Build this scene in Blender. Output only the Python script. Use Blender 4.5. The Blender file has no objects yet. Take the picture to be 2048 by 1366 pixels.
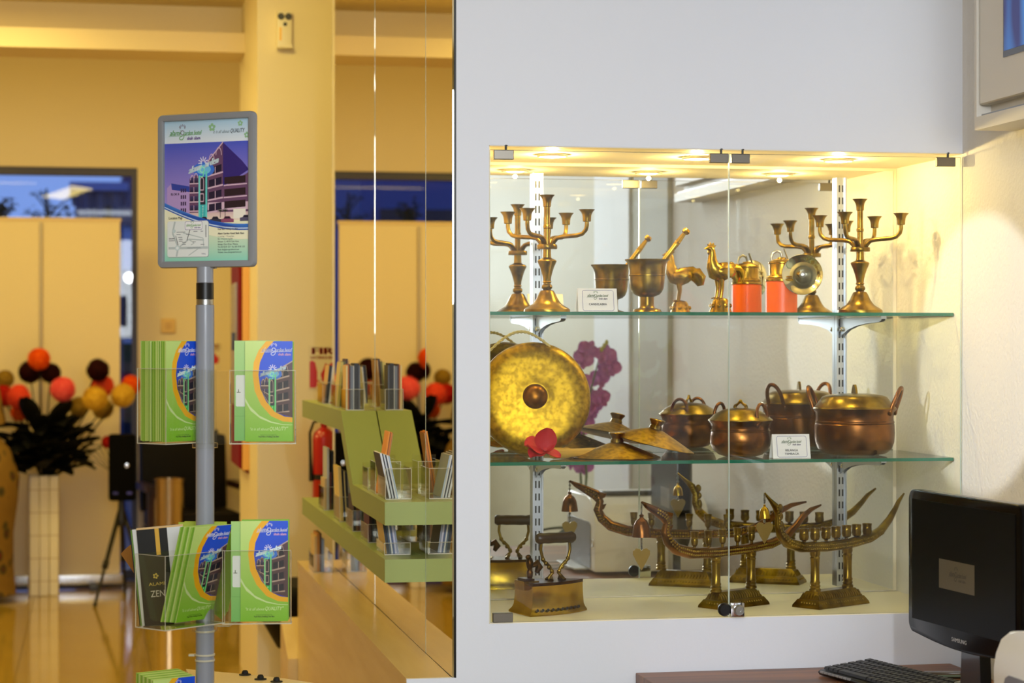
import bpy, bmesh, math, random
from mathutils import Vector, Matrix
R = math.radians
PI = math.pi
SC = bpy.context.scene
COL = SC.collection
rnd = random.Random(7)

# ---------------------------------------------------------------- camera
H = 1.50                      # eye height
F = 4330.0                    # focal length in pixels of the 2048 x 1366 frame
TH = R(10.9)                  # the camera looks this far right of +Y
cam_d = bpy.data.cameras.new('camera')
cam = bpy.data.objects.new('camera', cam_d); COL.objects.link(cam)
cam.location = (0, 0, H); cam.rotation_euler = (PI / 2, 0, -TH)
cam_d.sensor_width = 36; cam_d.sensor_fit = 'HORIZONTAL'; cam_d.lens = 36 * F / 2048
cam_d.clip_start = 0.05; cam_d.clip_end = 200
cam_d.dof.use_dof = True; cam_d.dof.focus_distance = 5.05; cam_d.dof.aperture_fstop = 4.6
SC.camera = cam

# ---------------------------------------------------------------- colour, sky
SC.view_settings.view_transform = 'Standard'
SC.view_settings.look = 'None'
SC.view_settings.exposure = 0.0
SC.view_settings.gamma = 1.0
SC.view_settings.use_curve_mapping = False
SC.cycles.max_bounces = 10
SC.cycles.diffuse_bounces = 4
SC.cycles.glossy_bounces = 6
SC.cycles.transmission_bounces = 8
SC.cycles.transparent_max_bounces = 24
SC.cycles.blur_glossy = 0.3

def lin(r, g, b):
    def c(u):
        u /= 255.0
        return u / 12.92 if u <= 0.04045 else ((u + 0.055) / 1.055) ** 2.4
    return (c(r), c(g), c(b), 1.0)

world = bpy.data.worlds.new('dusk_sky'); SC.world = world; world.use_nodes = True
nt = world.node_tree; bg = nt.nodes['Background']
tc = nt.nodes.new('ShaderNodeTexCoord'); sep = nt.nodes.new('ShaderNodeSeparateXYZ'); ramp = nt.nodes.new('ShaderNodeValToRGB')
nt.links.new(tc.outputs['Generated'], sep.inputs[0]); nt.links.new(sep.outputs['Z'], ramp.inputs[0]); nt.links.new(ramp.outputs[0], bg.inputs[0])
ramp.color_ramp.elements[0].color = lin(128, 163, 240); ramp.color_ramp.elements[1].color = lin(60, 95, 190)
bg.inputs[1].default_value = 1.0

# ---------------------------------------------------------------- lights
def area(name, loc, target, size, power, color, sy=None, spread=180, shape=None):
    d = bpy.data.lights.new(name, 'AREA'); d.energy = power; d.color = color
    d.shape = shape or ('RECTANGLE' if sy else 'SQUARE'); d.size = size
    if sy: d.size_y = sy
    d.spread = R(spread)
    o = bpy.data.objects.new(name, d); COL.objects.link(o)
    o.location = loc
    o.rotation_euler = (Vector(target) - Vector(loc)).to_track_quat('-Z', 'Y').to_euler()
    return o
WARM = (1.0, 0.77, 0.22)
DAY = (0.85, 0.92, 1.0)
area('added_ceiling_fill', (-0.5, 0.8, 2.98), (-0.5, 0.8, 0), 1.2, 52, DAY)  # this and the next: added fill that brightens the white wall, no fixture
area('added_ceiling_fill', (0.3, 2.5, 2.98), (0.3, 2.5, 0), 1.0, 20, DAY)
area('rear_window_daylight', (0.9, -1.45, 2.2), (1.4, 5, 1.3), 2.8, 36, DAY, 1.3, 100)
# white ceiling spotlight above and behind the camera, aimed at the showcase
sd = bpy.data.lights.new('ceiling_spotlight', 'SPOT'); sd.energy = 150; sd.color = (0.93, 0.96, 1.0)
sd.spot_size = R(34); sd.spot_blend = 0.5; sd.shadow_soft_size = 0.05
so = bpy.data.objects.new('ceiling_spotlight', sd); COL.objects.link(so)
so.location = (0.42, 0.25, 2.30)
so.rotation_euler = (Vector((1.5, 5.2, 1.35)) - Vector(so.location)).to_track_quat('-Z', 'Y').to_euler()
# added narrow spot, stands in for the niche mirror's bounce onto the side wall
sd = bpy.data.lights.new('added_bounce_spot', 'SPOT'); sd.energy = 230; sd.color = (0.93, 0.96, 1.0)
sd.spot_size = R(11.5); sd.spot_blend = 0.12; sd.shadow_soft_size = 0.02
so = bpy.data.objects.new('added_bounce_spot', sd); COL.objects.link(so)
so.location = (-0.9, 3.2, 1.86)
so.rotation_euler = (Vector((2.087, 4.88, 1.47)) - Vector(so.location)).to_track_quat('-Z', 'Y').to_euler()
area('lobby_ceiling_light', (-1.0, 7.2, 3.0), (-1.0, 7.2, 0), 0.9, 55*0.38, WARM)
area('lobby_ceiling_light', (-0.6, 9.0, 3.0), (-0.6, 9.0, 0), 0.9, 60*0.38, WARM)
area('lobby_ceiling_light', (-1.2, 11.6, 3.2), (-0.6, 12.4, 0), 1.0, 95*0.38, WARM)
area('lobby_ceiling_light', (0.6, 11.6, 3.2), (0.6, 12.2, 0), 0.8, 60*0.38, WARM)
area('lobby_wall_washer', (-2.6, 9.2, 2.5), (0.66, 9.5, 1.5), 0.8, 70*0.38, (1.0, 0.72, 0.22))
area('pillar_ceiling_light', (0.5, 7.7, 2.98), (0.85, 9.0, 2.1), 0.25, 11, WARM)
area('counter_ceiling_light', (-0.2, 5.9, 3.0), (0.5, 6.2, 0.6), 0.5, 26*0.38, WARM)

# ---------------------------------------------------------------- pixel to world helpers
FW = Vector((math.sin(TH), math.cos(TH), 0)); RT = Vector((math.cos(TH), -math.sin(TH), 0)); UP = Vector((0, 0, 1))
EYE = Vector((0, 0, H))
def ray(px, py): return FW + RT * ((px - 1024) / F) + UP * ((683 - py) / F)
def PY(px, py, y): d = ray(px, py); return EYE + d * (y / d.y)
def PX(px, py, x): d = ray(px, py); return EYE + d * (x / d.x)
def PZ(px, py, z): d = ray(px, py); return EYE + d * ((z - H) / d.z)
def PD(px, py, zc): return EYE + ray(px, py) * zc

# ---------------------------------------------------------------- mesh helpers
class MB:
    def __init__(s): s.bm = bmesh.new(); s.mi = 0
    def face(s, vs):
        try:
            f = s.bm.faces.new(vs); f.material_index = s.mi; return f
        except ValueError: return None
    def vert(s, co, M=None):
        co = Vector(co)
        return s.bm.verts.new(M @ co if M is not None else co)
    def box(s, x0, x1, y0, y1, z0, z1, M=None):
        v = [s.vert((x, y, z), M) for x in (x0, x1) for y in (y0, y1) for z in (z0, z1)]
        for q in ((0, 1, 3, 2), (4, 6, 7, 5), (0, 4, 5, 1), (2, 3, 7, 6), (0, 2, 6, 4), (1, 5, 7, 3)):
            s.face([v[i] for i in q])
        return s
    def cbox(s, c, d, M=None):
        return s.box(c[0] - d[0] / 2, c[0] + d[0] / 2, c[1] - d[1] / 2, c[1] + d[1] / 2, c[2] - d[2] / 2, c[2] + d[2] / 2, M)
    def lathe(s, prof, n=28, M=None, sx=1.0, sy=1.0):
        rings = []
        for r, z in prof:
            if r < 1e-6: rings.append([s.vert((0, 0, z), M)])
            else: rings.append([s.vert((r * sx * math.cos(2 * PI * i / n), r * sy * math.sin(2 * PI * i / n), z), M) for i in range(n)])
        for a, b in zip(rings, rings[1:]):
            for i in range(n):
                j = (i + 1) % n
                if len(a) == 1 and len(b) == 1: continue
                if len(a) == 1: s.face([a[0], b[j], b[i]])
                elif len(b) == 1: s.face([a[i], a[j], b[0]])
                else: s.face([a[i], a[j], b[j], b[i]])
        if len(rings[0]) > 1: s.face(list(reversed(rings[0])))
        if len(rings[-1]) > 1: s.face(rings[-1])
        return s
    def tube(s, pts, rad, n=10, M=None, side=None, caps=True):
        """rad: number, list of numbers or list of (across, up); side: fixed 'across' direction"""
        pts = [Vector(p) for p in pts]
        if not isinstance(rad, (list, tuple)): rad = [rad] * len(pts)
        rings = []; prev = None
        for k, p in enumerate(pts):
            t = (pts[min(k + 1, len(pts) - 1)] - pts[max(k - 1, 0)]).normalized()
            if side is not None: a = Vector(side) - t * t.dot(Vector(side))
            elif prev is None:
                a = t.cross(Vector((0, 0, 1)))
                if a.length < 0.05: a = t.cross(Vector((1, 0, 0)))
            else: a = prev - t * prev.dot(t)
            a.normalize(); prev = a; b = t.cross(a)
            ra, rb = rad[k] if isinstance(rad[k], (list, tuple)) else (rad[k], rad[k])
            rings.append([s.vert(p + a * (ra * math.cos(2 * PI * i / n)) + b * (rb * math.sin(2 * PI * i / n)), M) for i in range(n)])
        for a, b in zip(rings, rings[1:]):
            for i in range(n):
                j = (i + 1) % n; s.face([a[i], a[j], b[j], b[i]])
        if caps: s.face(list(reversed(rings[0]))); s.face(rings[-1])
        return s
    def prism(s, poly, d0, d1, axis='y', M=None):
        def co(u, v, d): return {'y': (u, d, v), 'z': (u, v, d), 'x': (d, u, v)}[axis]
        a = [s.vert(co(u, v, d0), M) for u, v in poly]; b = [s.vert(co(u, v, d1), M) for u, v in poly]
        s.face(a); s.face(list(reversed(b)))
        for i in range(len(poly)):
            j = (i + 1) % len(poly); s.face([a[i], b[i], b[j], a[j]])
        return s
    def ball(s, c, r, n=12, m=8, sc=(1, 1, 1), M=None):
        T = Matrix.Translation(c) @ Matrix.Diagonal((sc[0], sc[1], sc[2], 1))
        if M is not None: T = M @ T
        return s.lathe([(r * math.sin(PI * i / m), -r * math.cos(PI * i / m)) for i in range(m + 1)], n, T)
    def bevel(s, w, seg=2):
        bmesh.ops.bevel(s.bm, geom=list(s.bm.edges), offset=w, segments=seg, affect='EDGES', profile=0.6)
        return s
    def build(s, name, mats, parent=None, sharp=38, loc=None):
        bm = s.bm
        bmesh.ops.recalc_face_normals(bm, faces=bm.faces)
        lim = R(sharp)
        for f in bm.faces: f.smooth = True
        for e in bm.edges:
            e.smooth = len(e.link_faces) == 2 and e.calc_face_angle(PI) < lim
        me = bpy.data.meshes.new(name); bm.to_mesh(me); bm.free()
        for m in (mats if isinstance(mats, (list, tuple)) else [mats]): me.materials.append(m)
        return link(name, me, parent, loc)

def link(name, me, parent=None, loc=None):
    o = bpy.data.objects.new(name, me); COL.objects.link(o)
    if parent is not None: o.parent = parent
    if loc is not None: o.location = loc
    return o
def tag(o, label=None, cat=None, group=None, kind=None):
    if label: o['label'] = label
    if cat: o['category'] = cat
    if group: o['group'] = group
    if kind: o['kind'] = kind
    return o
def thing(name, label, cat, loc=(0, 0, 0), rz=0.0, group=None):
    o = bpy.data.objects.new(name, None); COL.objects.link(o)
    o.location = loc; o.rotation_euler = (0, 0, rz); o.empty_display_size = 0.05
    return tag(o, label, cat, group)
def copy_tree(o, label=None, group=None, loc=None, rz=None):
    def rec(s, p):
        c = s.copy(); COL.objects.link(c); c.parent = p
        for ch in s.children: rec(ch, c)
        return c
    c = rec(o, None)
    if label: c['label'] = label
    if group: c['group'] = group
    if loc is not None: c.location = loc
    if rz is not None: c.rotation_euler = (0, 0, rz)
    return c
def struct(name, mb, m, label=None, parent=None):
    o = mb.build(name, m, parent)
    if parent is None: tag(o, label, None, None, 'structure')
    return o
def RX(a): return Matrix.Rotation(a, 4, 'X')
def RY(a): return Matrix.Rotation(a, 4, 'Y')
def RZ(a): return Matrix.Rotation(a, 4, 'Z')
def TR(*p): return Matrix.Translation(p)

# ---------------------------------------------------------------- materials
MATS = {}
def mat(name, rgb, rough=0.5, metal=0.0, var=None, bump=None, coat=0.0, emit=0.0, spec=None, coords='Object', sheen=0.0):
    if name in MATS: return MATS[name]
    m = bpy.data.materials.new(name); m.use_nodes = True; MATS[name] = m
    t = m.node_tree; p = t.nodes['Principled BSDF']
    c = lin(*rgb)
    p.inputs['Base Color'].default_value = c; p.inputs['Roughness'].default_value = rough; p.inputs['Metallic'].default_value = metal
    if coat: p.inputs['Coat Weight'].default_value = coat; p.inputs['Coat Roughness'].default_value = 0.05
    if spec is not None: p.inputs['Specular IOR Level'].default_value = spec
    if sheen: p.inputs['Sheen Weight'].default_value = sheen
    if emit: p.inputs['Emission Color'].default_value = c; p.inputs['Emission Strength'].default_value = emit
    if var or bump:
        tc = t.nodes.new('ShaderNodeTexCoord')
    if var:      # (scale, other rgb, low, high)
        n = t.nodes.new('ShaderNodeTexNoise'); n.inputs['Scale'].default_value = var[0]; n.inputs['Detail'].default_value = 5
        r = t.nodes.new('ShaderNodeValToRGB'); r.color_ramp.elements[0].position = var[2]; r.color_ramp.elements[1].position = var[3]
        r.color_ramp.elements[0].color = lin(*var[1]); r.color_ramp.elements[1].color = c
        t.links.new(tc.outputs[coords], n.inputs['Vector']); t.links.new(n.outputs['Fac'], r.inputs[0]); t.links.new(r.outputs[0], p.inputs['Base Color'])
    if bump:     # (scale, strength, distance)
        n = t.nodes.new('ShaderNodeTexNoise'); n.inputs['Scale'].default_value = bump[0]; n.inputs['Detail'].default_value = 3
        b = t.nodes.new('ShaderNodeBump'); b.inputs['Strength'].default_value = bump[1]; b.inputs['Distance'].default_value = bump[2] if len(bump) > 2 else 0.002
        t.links.new(tc.outputs[coords], n.inputs['Vector']); t.links.new(n.outputs['Fac'], b.inputs['Height']); t.links.new(b.outputs[0], p.inputs['Normal'])
    return m
def clear(name, tint=(255, 255, 255), ior=1.45, rough=0.0, weight=None):
    """thin clear sheet: light passes straight through, the surface mirrors by Fresnel"""
    if name in MATS: return MATS[name]
    m = bpy.data.materials.new(name); m.use_nodes = True; MATS[name] = m
    t = m.node_tree; t.nodes.clear()
    o = t.nodes.new('ShaderNodeOutputMaterial'); mx = t.nodes.new('ShaderNodeMixShader'); lw = t.nodes.new('ShaderNodeLayerWeight')
    pw = t.nodes.new('ShaderNodeMath'); pw.operation = 'POWER'; pw.inputs[1].default_value = 5.0
    ma = t.nodes.new('ShaderNodeMath'); ma.operation = 'MULTIPLY_ADD'; f0 = ((ior - 1) / (ior + 1)) ** 2; ma.inputs[1].default_value = 1 - f0; ma.inputs[2].default_value = f0
    lw.inputs[0].default_value = 0.5
    tr = t.nodes.new('ShaderNodeBsdfTransparent'); gl = t.nodes.new('ShaderNodeBsdfGlossy')
    tr.inputs[0].default_value = lin(*tint); gl.inputs['Roughness'].default_value = rough
    t.links.new(lw.outputs['Facing'], pw.inputs[0]); t.links.new(pw.outputs[0], ma.inputs[0]); t.links.new(ma.outputs[0], mx.inputs[0])
    t.links.new(tr.outputs[0], mx.inputs[1]); t.links.new(gl.outputs[0], mx.inputs[2]); t.links.new(mx.outputs[0], o.inputs[0])
    return m
def wood(name, a, b, scale, rough=0.4, axis=0):
    if name in MATS: return MATS[name]
    m = bpy.data.materials.new(name); m.use_nodes = True; MATS[name] = m
    t = m.node_tree; p = t.nodes['Principled BSDF']; p.inputs['Roughness'].default_value = rough
    tc = t.nodes.new('ShaderNodeTexCoord'); mp = t.nodes.new('ShaderNodeMapping'); n = t.nodes.new('ShaderNodeTexNoise'); r = t.nodes.new('ShaderNodeValToRGB')
    s = [scale, scale, scale]; s[axis] = scale * 0.08
    mp.inputs['Scale'].default_value = s; n.inputs['Scale'].default_value = 1.0; n.inputs['Detail'].default_value = 6; n.inputs['Distortion'].default_value = 0.6
    r.color_ramp.elements[0].position = 0.35; r.color_ramp.elements[1].position = 0.68
    r.color_ramp.elements[0].color = lin(*a); r.color_ramp.elements[1].color = lin(*b)
    t.links.new(tc.outputs['Object'], mp.inputs[0]); t.links.new(mp.outputs[0], n.inputs['Vector']); t.links.new(n.outputs['Fac'], r.inputs[0]); t.links.new(r.outputs[0], p.inputs['Base Color'])
    return m
def ink(name, rough=0.35, coat=0.0):
    """flat print: the colour is read from the mesh"""
    if name in MATS: return MATS[name]
    m = bpy.data.materials.new(name); m.use_nodes = True; MATS[name] = m
    t = m.node_tree; p = t.nodes['Principled BSDF']; p.inputs['Roughness'].default_value = rough
    if coat: p.inputs['Coat Weight'].default_value = coat
    a = t.nodes.new('ShaderNodeVertexColor'); a.layer_name = 'Col'; t.links.new(a.outputs[0], p.inputs['Base Color'])
    return m
PAINT_W = mat('white_wall_paint', (232, 235, 243), 0.55, bump=(60, 0.12, 0.003))
PLASTER = mat('rough_white_plaster', (233, 229, 222), 0.7, bump=(95, 0.55, 0.004))
NICHE = mat('cream_niche_paint', (242, 230, 200), 0.5)
CREAM = mat('cream_lobby_paint', (232, 214, 176), 0.6, bump=(40, 0.08, 0.003))
CEIL = mat('lobby_ceiling_paint', (226, 208, 160), 0.7)
OLIVE = mat('olive_grey_paint', (176, 172, 150), 0.6)
BEIGE = mat('beige_wall_paint', (216, 210, 186), 0.6)
MIRROR = mat('mirror_silver', (236, 238, 236), 0.0, 1.0)
MIRROR_WARM = mat('lobby_mirror_silver', (240, 233, 214), 0.0, 1.0)
GLASS = clear('clear_glass', (253, 254, 253))
GLASS_G = clear('shelf_glass', (243, 250, 246))
GEDGE = mat('green_glass_edge', (20, 110, 84), 0.15, coat=0.5)
PEDGE = mat('pale_glass_edge', (214, 228, 222), 0.2, coat=0.5)
ACRYL = clear('clear_acrylic', (252, 252, 249), 1.45)
ACRYL_E = mat('acrylic_edge', (206, 200, 176), 0.2, coat=0.4)
STEEL = mat('brushed_steel', (176, 176, 172), 0.32, 1.0)
ZINC = mat('zinc_plated_steel', (196, 202, 210), 0.28, 1.0)
CHROME = mat('chrome', (220, 220, 222), 0.08, 1.0)
BLACK = mat('black_plastic', (14, 14, 15), 0.35)
BLACKG = mat('glossy_black_plastic', (6, 6, 8), 0.12, coat=0.6)
RUB = mat('black_rubber', (18, 17, 16), 0.7)
GREYP = mat('grey_enamel', (146, 150, 160), 0.3, coat=0.3)
GREYF = mat('grey_frame_plastic', (142, 144, 148), 0.38)
WHITEP = mat('white_plastic', (236, 236, 232), 0.3, coat=0.2)
BRASS = mat('polished_brass', (204, 166, 58), 0.24, 1.0, var=(22, (160, 124, 36), 0.35, 0.65), bump=(160, 0.08, 0.001))
BRASS_D = mat('aged_brass', (156, 128, 50), 0.28, 1.0, var=(26, (104, 80, 26), 0.34, 0.62), bump=(140, 0.1, 0.001))
GONG_B = mat('mottled_gong_brass', (190, 152, 38), 0.4, 1.0, var=(75, (146, 114, 28), 0.38, 0.60), bump=(120, 0.16, 0.001))
BRONZE = mat('brown_bronze', (150, 98, 48), 0.27, 1.0, var=(18, (92, 54, 26), 0.35, 0.66), bump=(120, 0.1, 0.001))
GREEN = mat('olive_green_laminate', (154, 168, 92), 0.45)
BEIGE_L = wood('beige_laminate', (214, 186, 126), (224, 198, 140), 14, 0.25, 1)
INK = ink('printed_ink', 0.35)
INKG = ink('glossy_printed_ink', 0.2, 0.3)

# ---------------------------------------------------------------- print helper (flat printed faces, millimetres)
_tc = {}
def glyphs(s):
    if s not in _tc:
        c = bpy.data.curves.new('type', 'FONT'); c.body = s; c.resolution_u = 2
        o = bpy.data.objects.new('type', c); m = o.to_mesh()
        vs = [(v.co.x, v.co.y) for v in m.vertices]; fs = [tuple(p.vertices) for p in m.polygons]
        o.to_mesh_clear(); bpy.data.objects.remove(o); bpy.data.curves.remove(c)
        _tc[s] = (vs, fs, max(v[0] for v in vs))
    return _tc[s]
class Print:
    def __init__(s): s.q = []
    def poly(s, l, pts, c):          # c: one rgb or one per point
        s.q.append((l, pts, c if isinstance(c[0], (tuple, list)) else [c] * len(pts)))
    def rect(s, l, x0, y0, x1, y1, c, c2=None):
        c2 = c2 or c; s.poly(l, [(x0, y0), (x1, y0), (x1, y1), (x0, y1)], [c, c, c2, c2])
    def line(s, l, pts, w, c):
        for (ax, ay), (bx, by) in zip(pts, pts[1:]):
            dx, dy = bx - ax, by - ay; L = math.hypot(dx, dy) or 1; nx, ny = -dy / L * w / 2, dx / L * w / 2
            s.poly(l, [(ax + nx, ay + ny), (bx + nx, by + ny), (bx - nx, by - ny), (ax - nx, ay - ny)], c)
    def disc(s, l, x, y, r, c, n=14, sx=1): s.poly(l, [(x + sx * r * math.cos(2 * PI * i / n), y + r * math.sin(2 * PI * i / n)) for i in range(n)], c)
    def text(s, l, t, x, y, size, c, width=None, shear=0.0, bold=0.0, align='L'):
        vs, fs, w = glyphs(t); k = size / 0.72; kx = (width / w) if width else k
        if align == 'C': x -= w * kx / 2
        for dx in ((0, bold / 3, bold * 2 / 3, bold) if bold > 0.12 * size else (0, bold) if bold else (0,)):
            P = [(x + dx + vx * kx + vy * k * shear, y + vy * k) for vx, vy in vs]
            for f in fs: s.poly(l, [P[i] for i in f], c)
    def build(s, name, parent, m=None, T=None, step=0.0000025, ox=0, oz=0):
        bm = bmesh.new(); cl = bm.loops.layers.float_color.new('Col')
        dep = 0; last = None
        for l, pts, cs in sorted(s.q, key=lambda a: a[0]):        # painter's order: every shape a hair above the one before
            key = (l, cs[0]) if len(pts) == 3 else None
            if key is None or key != last: dep += 1
            last = key
            try: f = bm.faces.new([bm.verts.new(((x - ox) / 1000, -0.00004 - step * dep, (y - oz) / 1000)) for x, y in pts])
            except ValueError: continue
            f.normal_update()
            for lp, c in zip(f.loops, cs): lp[cl] = lin(*c)
            if f.normal.y > 0: f.normal_flip()
        if T is not None: bm.transform(T)
        me = bpy.data.meshes.new(name); bm.to_mesh(me); bm.free(); me.materials.append(m or INK)
        return link(name, me, parent)

# ---------------------------------------------------------------- the room
X_MIR, X_R, Y_W, Y_NB = 0.825, 2.087, 5.0, 5.44
Z_N0, Z_N1 = 0.837, 1.961
NX0 = 0.908
mb = MB(); mb.box(-4.1, 2.6, -1.7, 7.0, -0.1, 0.0)
floor = struct('floor', mb, mat('floor_screed', (150, 130, 80), 0.6), 'glossy cream tiled lobby floor')
TILE = mat('glossy_cream_tile', (188, 156, 66), 0.09, coat=0.3, var=(3, (176, 144, 56), 0.3, 0.7))
mb = MB(); mb.box(-4.1, 2.6, 7.0, 14.0, -0.1, -0.012)
struct('floor_rear', mb, MATS['floor_screed'], parent=floor)
t0 = None
for ix in range(-5, 3):
    for iy in range(11):
        if t0 is None:
            mb = MB(); mb.box(0.0015, 0.5985, 0.0015, 0.5985, -0.012, 0.0); t0 = mb.build('tile', TILE, floor).data; o = COL.objects['tile']
        else: o = link('tile', t0, floor)
        o.location = (ix * 0.6 - 0.35, 7.03 + iy * 0.6, 0)
# white block with the showcase niche
mb = MB()
mb.box(0.83, NX0, Y_W, 5.5, 0, 3.3); mb.box(NX0, X_R, Y_W, 5.5, 0, Z_N0); mb.box(NX0, X_R, Y_W, 5.5, Z_N1, 3.3)
mb.box(0.83, X_R + 0.3, 5.5, 7.62, 0, 3.3)
mb.box(0.7127, 0.83, Y_W, 5.012, 0, 0.713)
struct('wall_showcase', mb, PAINT_W, 'white wall with a square lit display niche')
mb = MB()
mb.box(NX0, X_R, Y_W + 0.002, Y_NB, Z_N0, Z_N0 + 0.002); mb.box(NX0, X_R, Y_W + 0.002, Y_NB, Z_N1 - 0.002, Z_N1); mb.box(NX0, NX0 + 0.002, Y_W + 0.002, Y_NB, Z_N0, Z_N1)
struct('trim_niche', mb, NICHE, 'cream painted lining of the display niche')
mb = MB(); mb.box(X_R, X_R + 0.2, -1.7, 5.5, 0, 3.3)
struct('wall_right', mb, PLASTER, 'textured off-white side wall right of the niche')
mb = MB(); mb.box(X_R - 0.02, X_R, 2.62, 3.17, 0, 3.0); struct('trim_1', mb, OLIVE, 'olive grey pilaster on the side wall')
mb = MB(); mb.box(X_R - 0.03, X_R, 2.02, 2.62, 0, 3.0); struct('trim_2', mb, PAINT_W, 'white door jamb panel on the side wall')
mb = MB(); mb.box(X_R - 0.02, X_R, -1.7, 2.02, 0, 3.0); struct('wall_right_rear', mb, BEIGE, 'beige stretch of the side wall behind the camera')
mb = MB(); mb.box(-4.1, 2.6, -1.8, -1.6, 0, 3.3); struct('wall_back', mb, BEIGE, 'beige wall behind the camera')
mb = MB(); mb.box(-4.2, -4.0, -1.7, 14.0, 0, 3.3); struct('wall_left', mb, CREAM, 'cream lobby wall on the left')
mb = MB(); mb.box(2.45, 2.6, 7.6, 14.0, 0, 3.3); struct('wall_far_right', mb, CREAM, 'cream lobby wall behind the mirror')
mb = MB(); mb.box(-4.1, 2.6, -1.8, 10.0, 3.03, 3.15); mb.box(-4.1, 2.6, 10.0, 14.0, 3.32, 3.45)
struct('ceiling', mb, CEIL, 'warm lit plain ceiling')
# beam (two stepped fascias) in front of the rear part of the lobby
mb = MB(); zb0 = PY(480, 105, 9.75).z; zb1 = PY(480, 66, 9.75).z
mb.box(-4.1, 2.6, 9.75, 10.1, zb0, zb1); mb.box(-4.1, 2.6, 9.98, 10.1, zb1, 3.4)
struct('trim_beam', mb, CREAM, 'stepped cream ceiling beam across the lobby')
# pillar
mb = MB(); mb.box(0.66, 1.25, 9.0, 10.1, 0, 3.03); struct('pillar', mb, mat('pale_cream_paint', (236, 222, 184), 0.55, bump=(40, 0.08, 0.003)), 'square cream pillar past the end of the mirror')
# end wall with the glass opening
YE = 13.85
wx1 = PY(275, 400, YE).x; zt = PY(270, 336, YE).z
mb = MB(); mb.box(-4.1, -2.6, YE, YE + 0.15, 0, 3.35); mb.box(-2.6, wx1, YE, YE + 0.15, zt, 3.35); mb.box(wx1, 2.6, YE, YE + 0.15, 0, 3.35)
struct('wall_end', mb, CREAM, 'cream end wall around the tall glass front')
FRM = mat('dark_window_frame', (52, 44, 58), 0.4)
mb = MB(); mb.box(-2.6, wx1, YE + 0.02, YE + 0.1, zt - 0.05, zt); mb.box(wx1 - 0.035, wx1, YE + 0.02, YE + 0.1, 0, zt - 0.05); mb.box(-2.6, wx1 - 0.035, YE + 0.02, YE + 0.1, 0, 0.06); mb.box(-1.2, -1.15, YE + 0.02, YE + 0.1, 0.06, zt - 0.05)
win = struct('window_1', mb, FRM, 'tall glass shop front with a dark frame')
mb = MB(); mb.box(-2.6, wx1 - 0.035, YE + 0.055, YE + 0.063, 0.06, zt - 0.05); mb.build('pane', GLASS, win)

# mirror wall of three panels, counter ledge in front of it
ZC = 0.713
mb = MB(); mb.box(X_MIR + 0.001, 0.8299, 5.0005, 7.6, ZC, 3.03); struct('trim_mirror_backing', mb, BLACK, 'black edge of the mirror wall')
for k, (y0, y1, a, lab) in enumerate(((5.003, 5.408, 0.18, 'narrow mirror panel next to the white wall edge'), (5.411, 6.43, -0.12, 'middle mirror panel behind the lower green shelf end'), (6.433, 7.6, 0.0, 'far mirror panel behind the top green shelf'))):
    p = thing('wall_mirror', lab, 'mirror', (X_MIR, (y0 + y1) / 2, ZC + 0.001), R(a))
    L = (y1 - y0) / 2 - 0.0008
    mb = MB(); mb.box(-0.0045, -0.0005, -L, L, 0, 3.02 - ZC); mb.build('mirror_sheet', MIRROR_WARM, p)
    mb = MB(); mb.box(-0.0047, -0.0005, L, L + 0.0006, 0, 3.02 - ZC); mb.build('polished_edge', PEDGE, p)
ct = thing('counter', 'long beige counter under the mirror, running into the lobby', 'counter', (0.77, 6.4, 0))
mb = MB(); mb.box(0.715 - 0.77, 0.73 - 0.77, 5.014 - 6.4, 7.78 - 6.4, 0, ZC - 0.018); mb.build('side_panel', BEIGE_L, ct)
mb = MB(); mb.box(0.713 - 0.77, X_MIR - 0.0055 - 0.77, 5.014 - 6.4, 7.78 - 6.4, ZC - 0.018, ZC); mb.build('worktop', BEIGE_L, ct)
mb = MB(); mb.box(0.73 - 0.77, X_MIR - 0.006 - 0.77, 7.765 - 6.4, 7.78 - 6.4, 0, ZC - 0.018); mb.build('end_panel', BEIGE_L, ct)
mb = MB(); mb.prism([(7.785 - 6.4, 0), (8.1 - 6.4, 0), (8.1 - 6.4, 0.47), (7.785 - 6.4, 0.36)], 0.68 - 0.77, 0.815 - 0.77, 'x'); mb.build('end_block', BEIGE_L, ct)

# green shelves on the mirror
def band(name, label, pts, th):
    t = thing(name, label, 'shelf', (0.77, 5.41, pts[0][1]))
    mb = MB()
    top = [(y - 5.41, z - pts[0][1]) for y, z in pts]
    poly = top + [(y, z - th) for y, z in reversed(top)]
    if len(pts) > 2:
        poly = top + [(7.62 - 5.41, pts[3][1] - pts[0][1] - th), (6.4 - 5.41 + 0.012, pts[3][1] - pts[0][1] - th), (6.1 - 5.41 + 0.012, -th), (0, -th)]
    mb.prism(poly, 0.716 - 0.77, 0.8195 - 0.77, 'x'); mb.build('board', GREEN, t, 20)
    return t
Z_S1, Z_S2, Z_S0 = 1.095, 1.294, 0.951
band('wall_shelf', 'upper green wall shelf with a sloping step, fixed to the mirror', [(5.41, Z_S1), (6.1, Z_S1), (6.4, Z_S2), (7.62, Z_S2)], 0.058)
band('wall_shelf', 'lower straight green wall shelf fixed to the mirror', [(5.41, Z_S0), (7.62, Z_S0)], 0.058)

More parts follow.
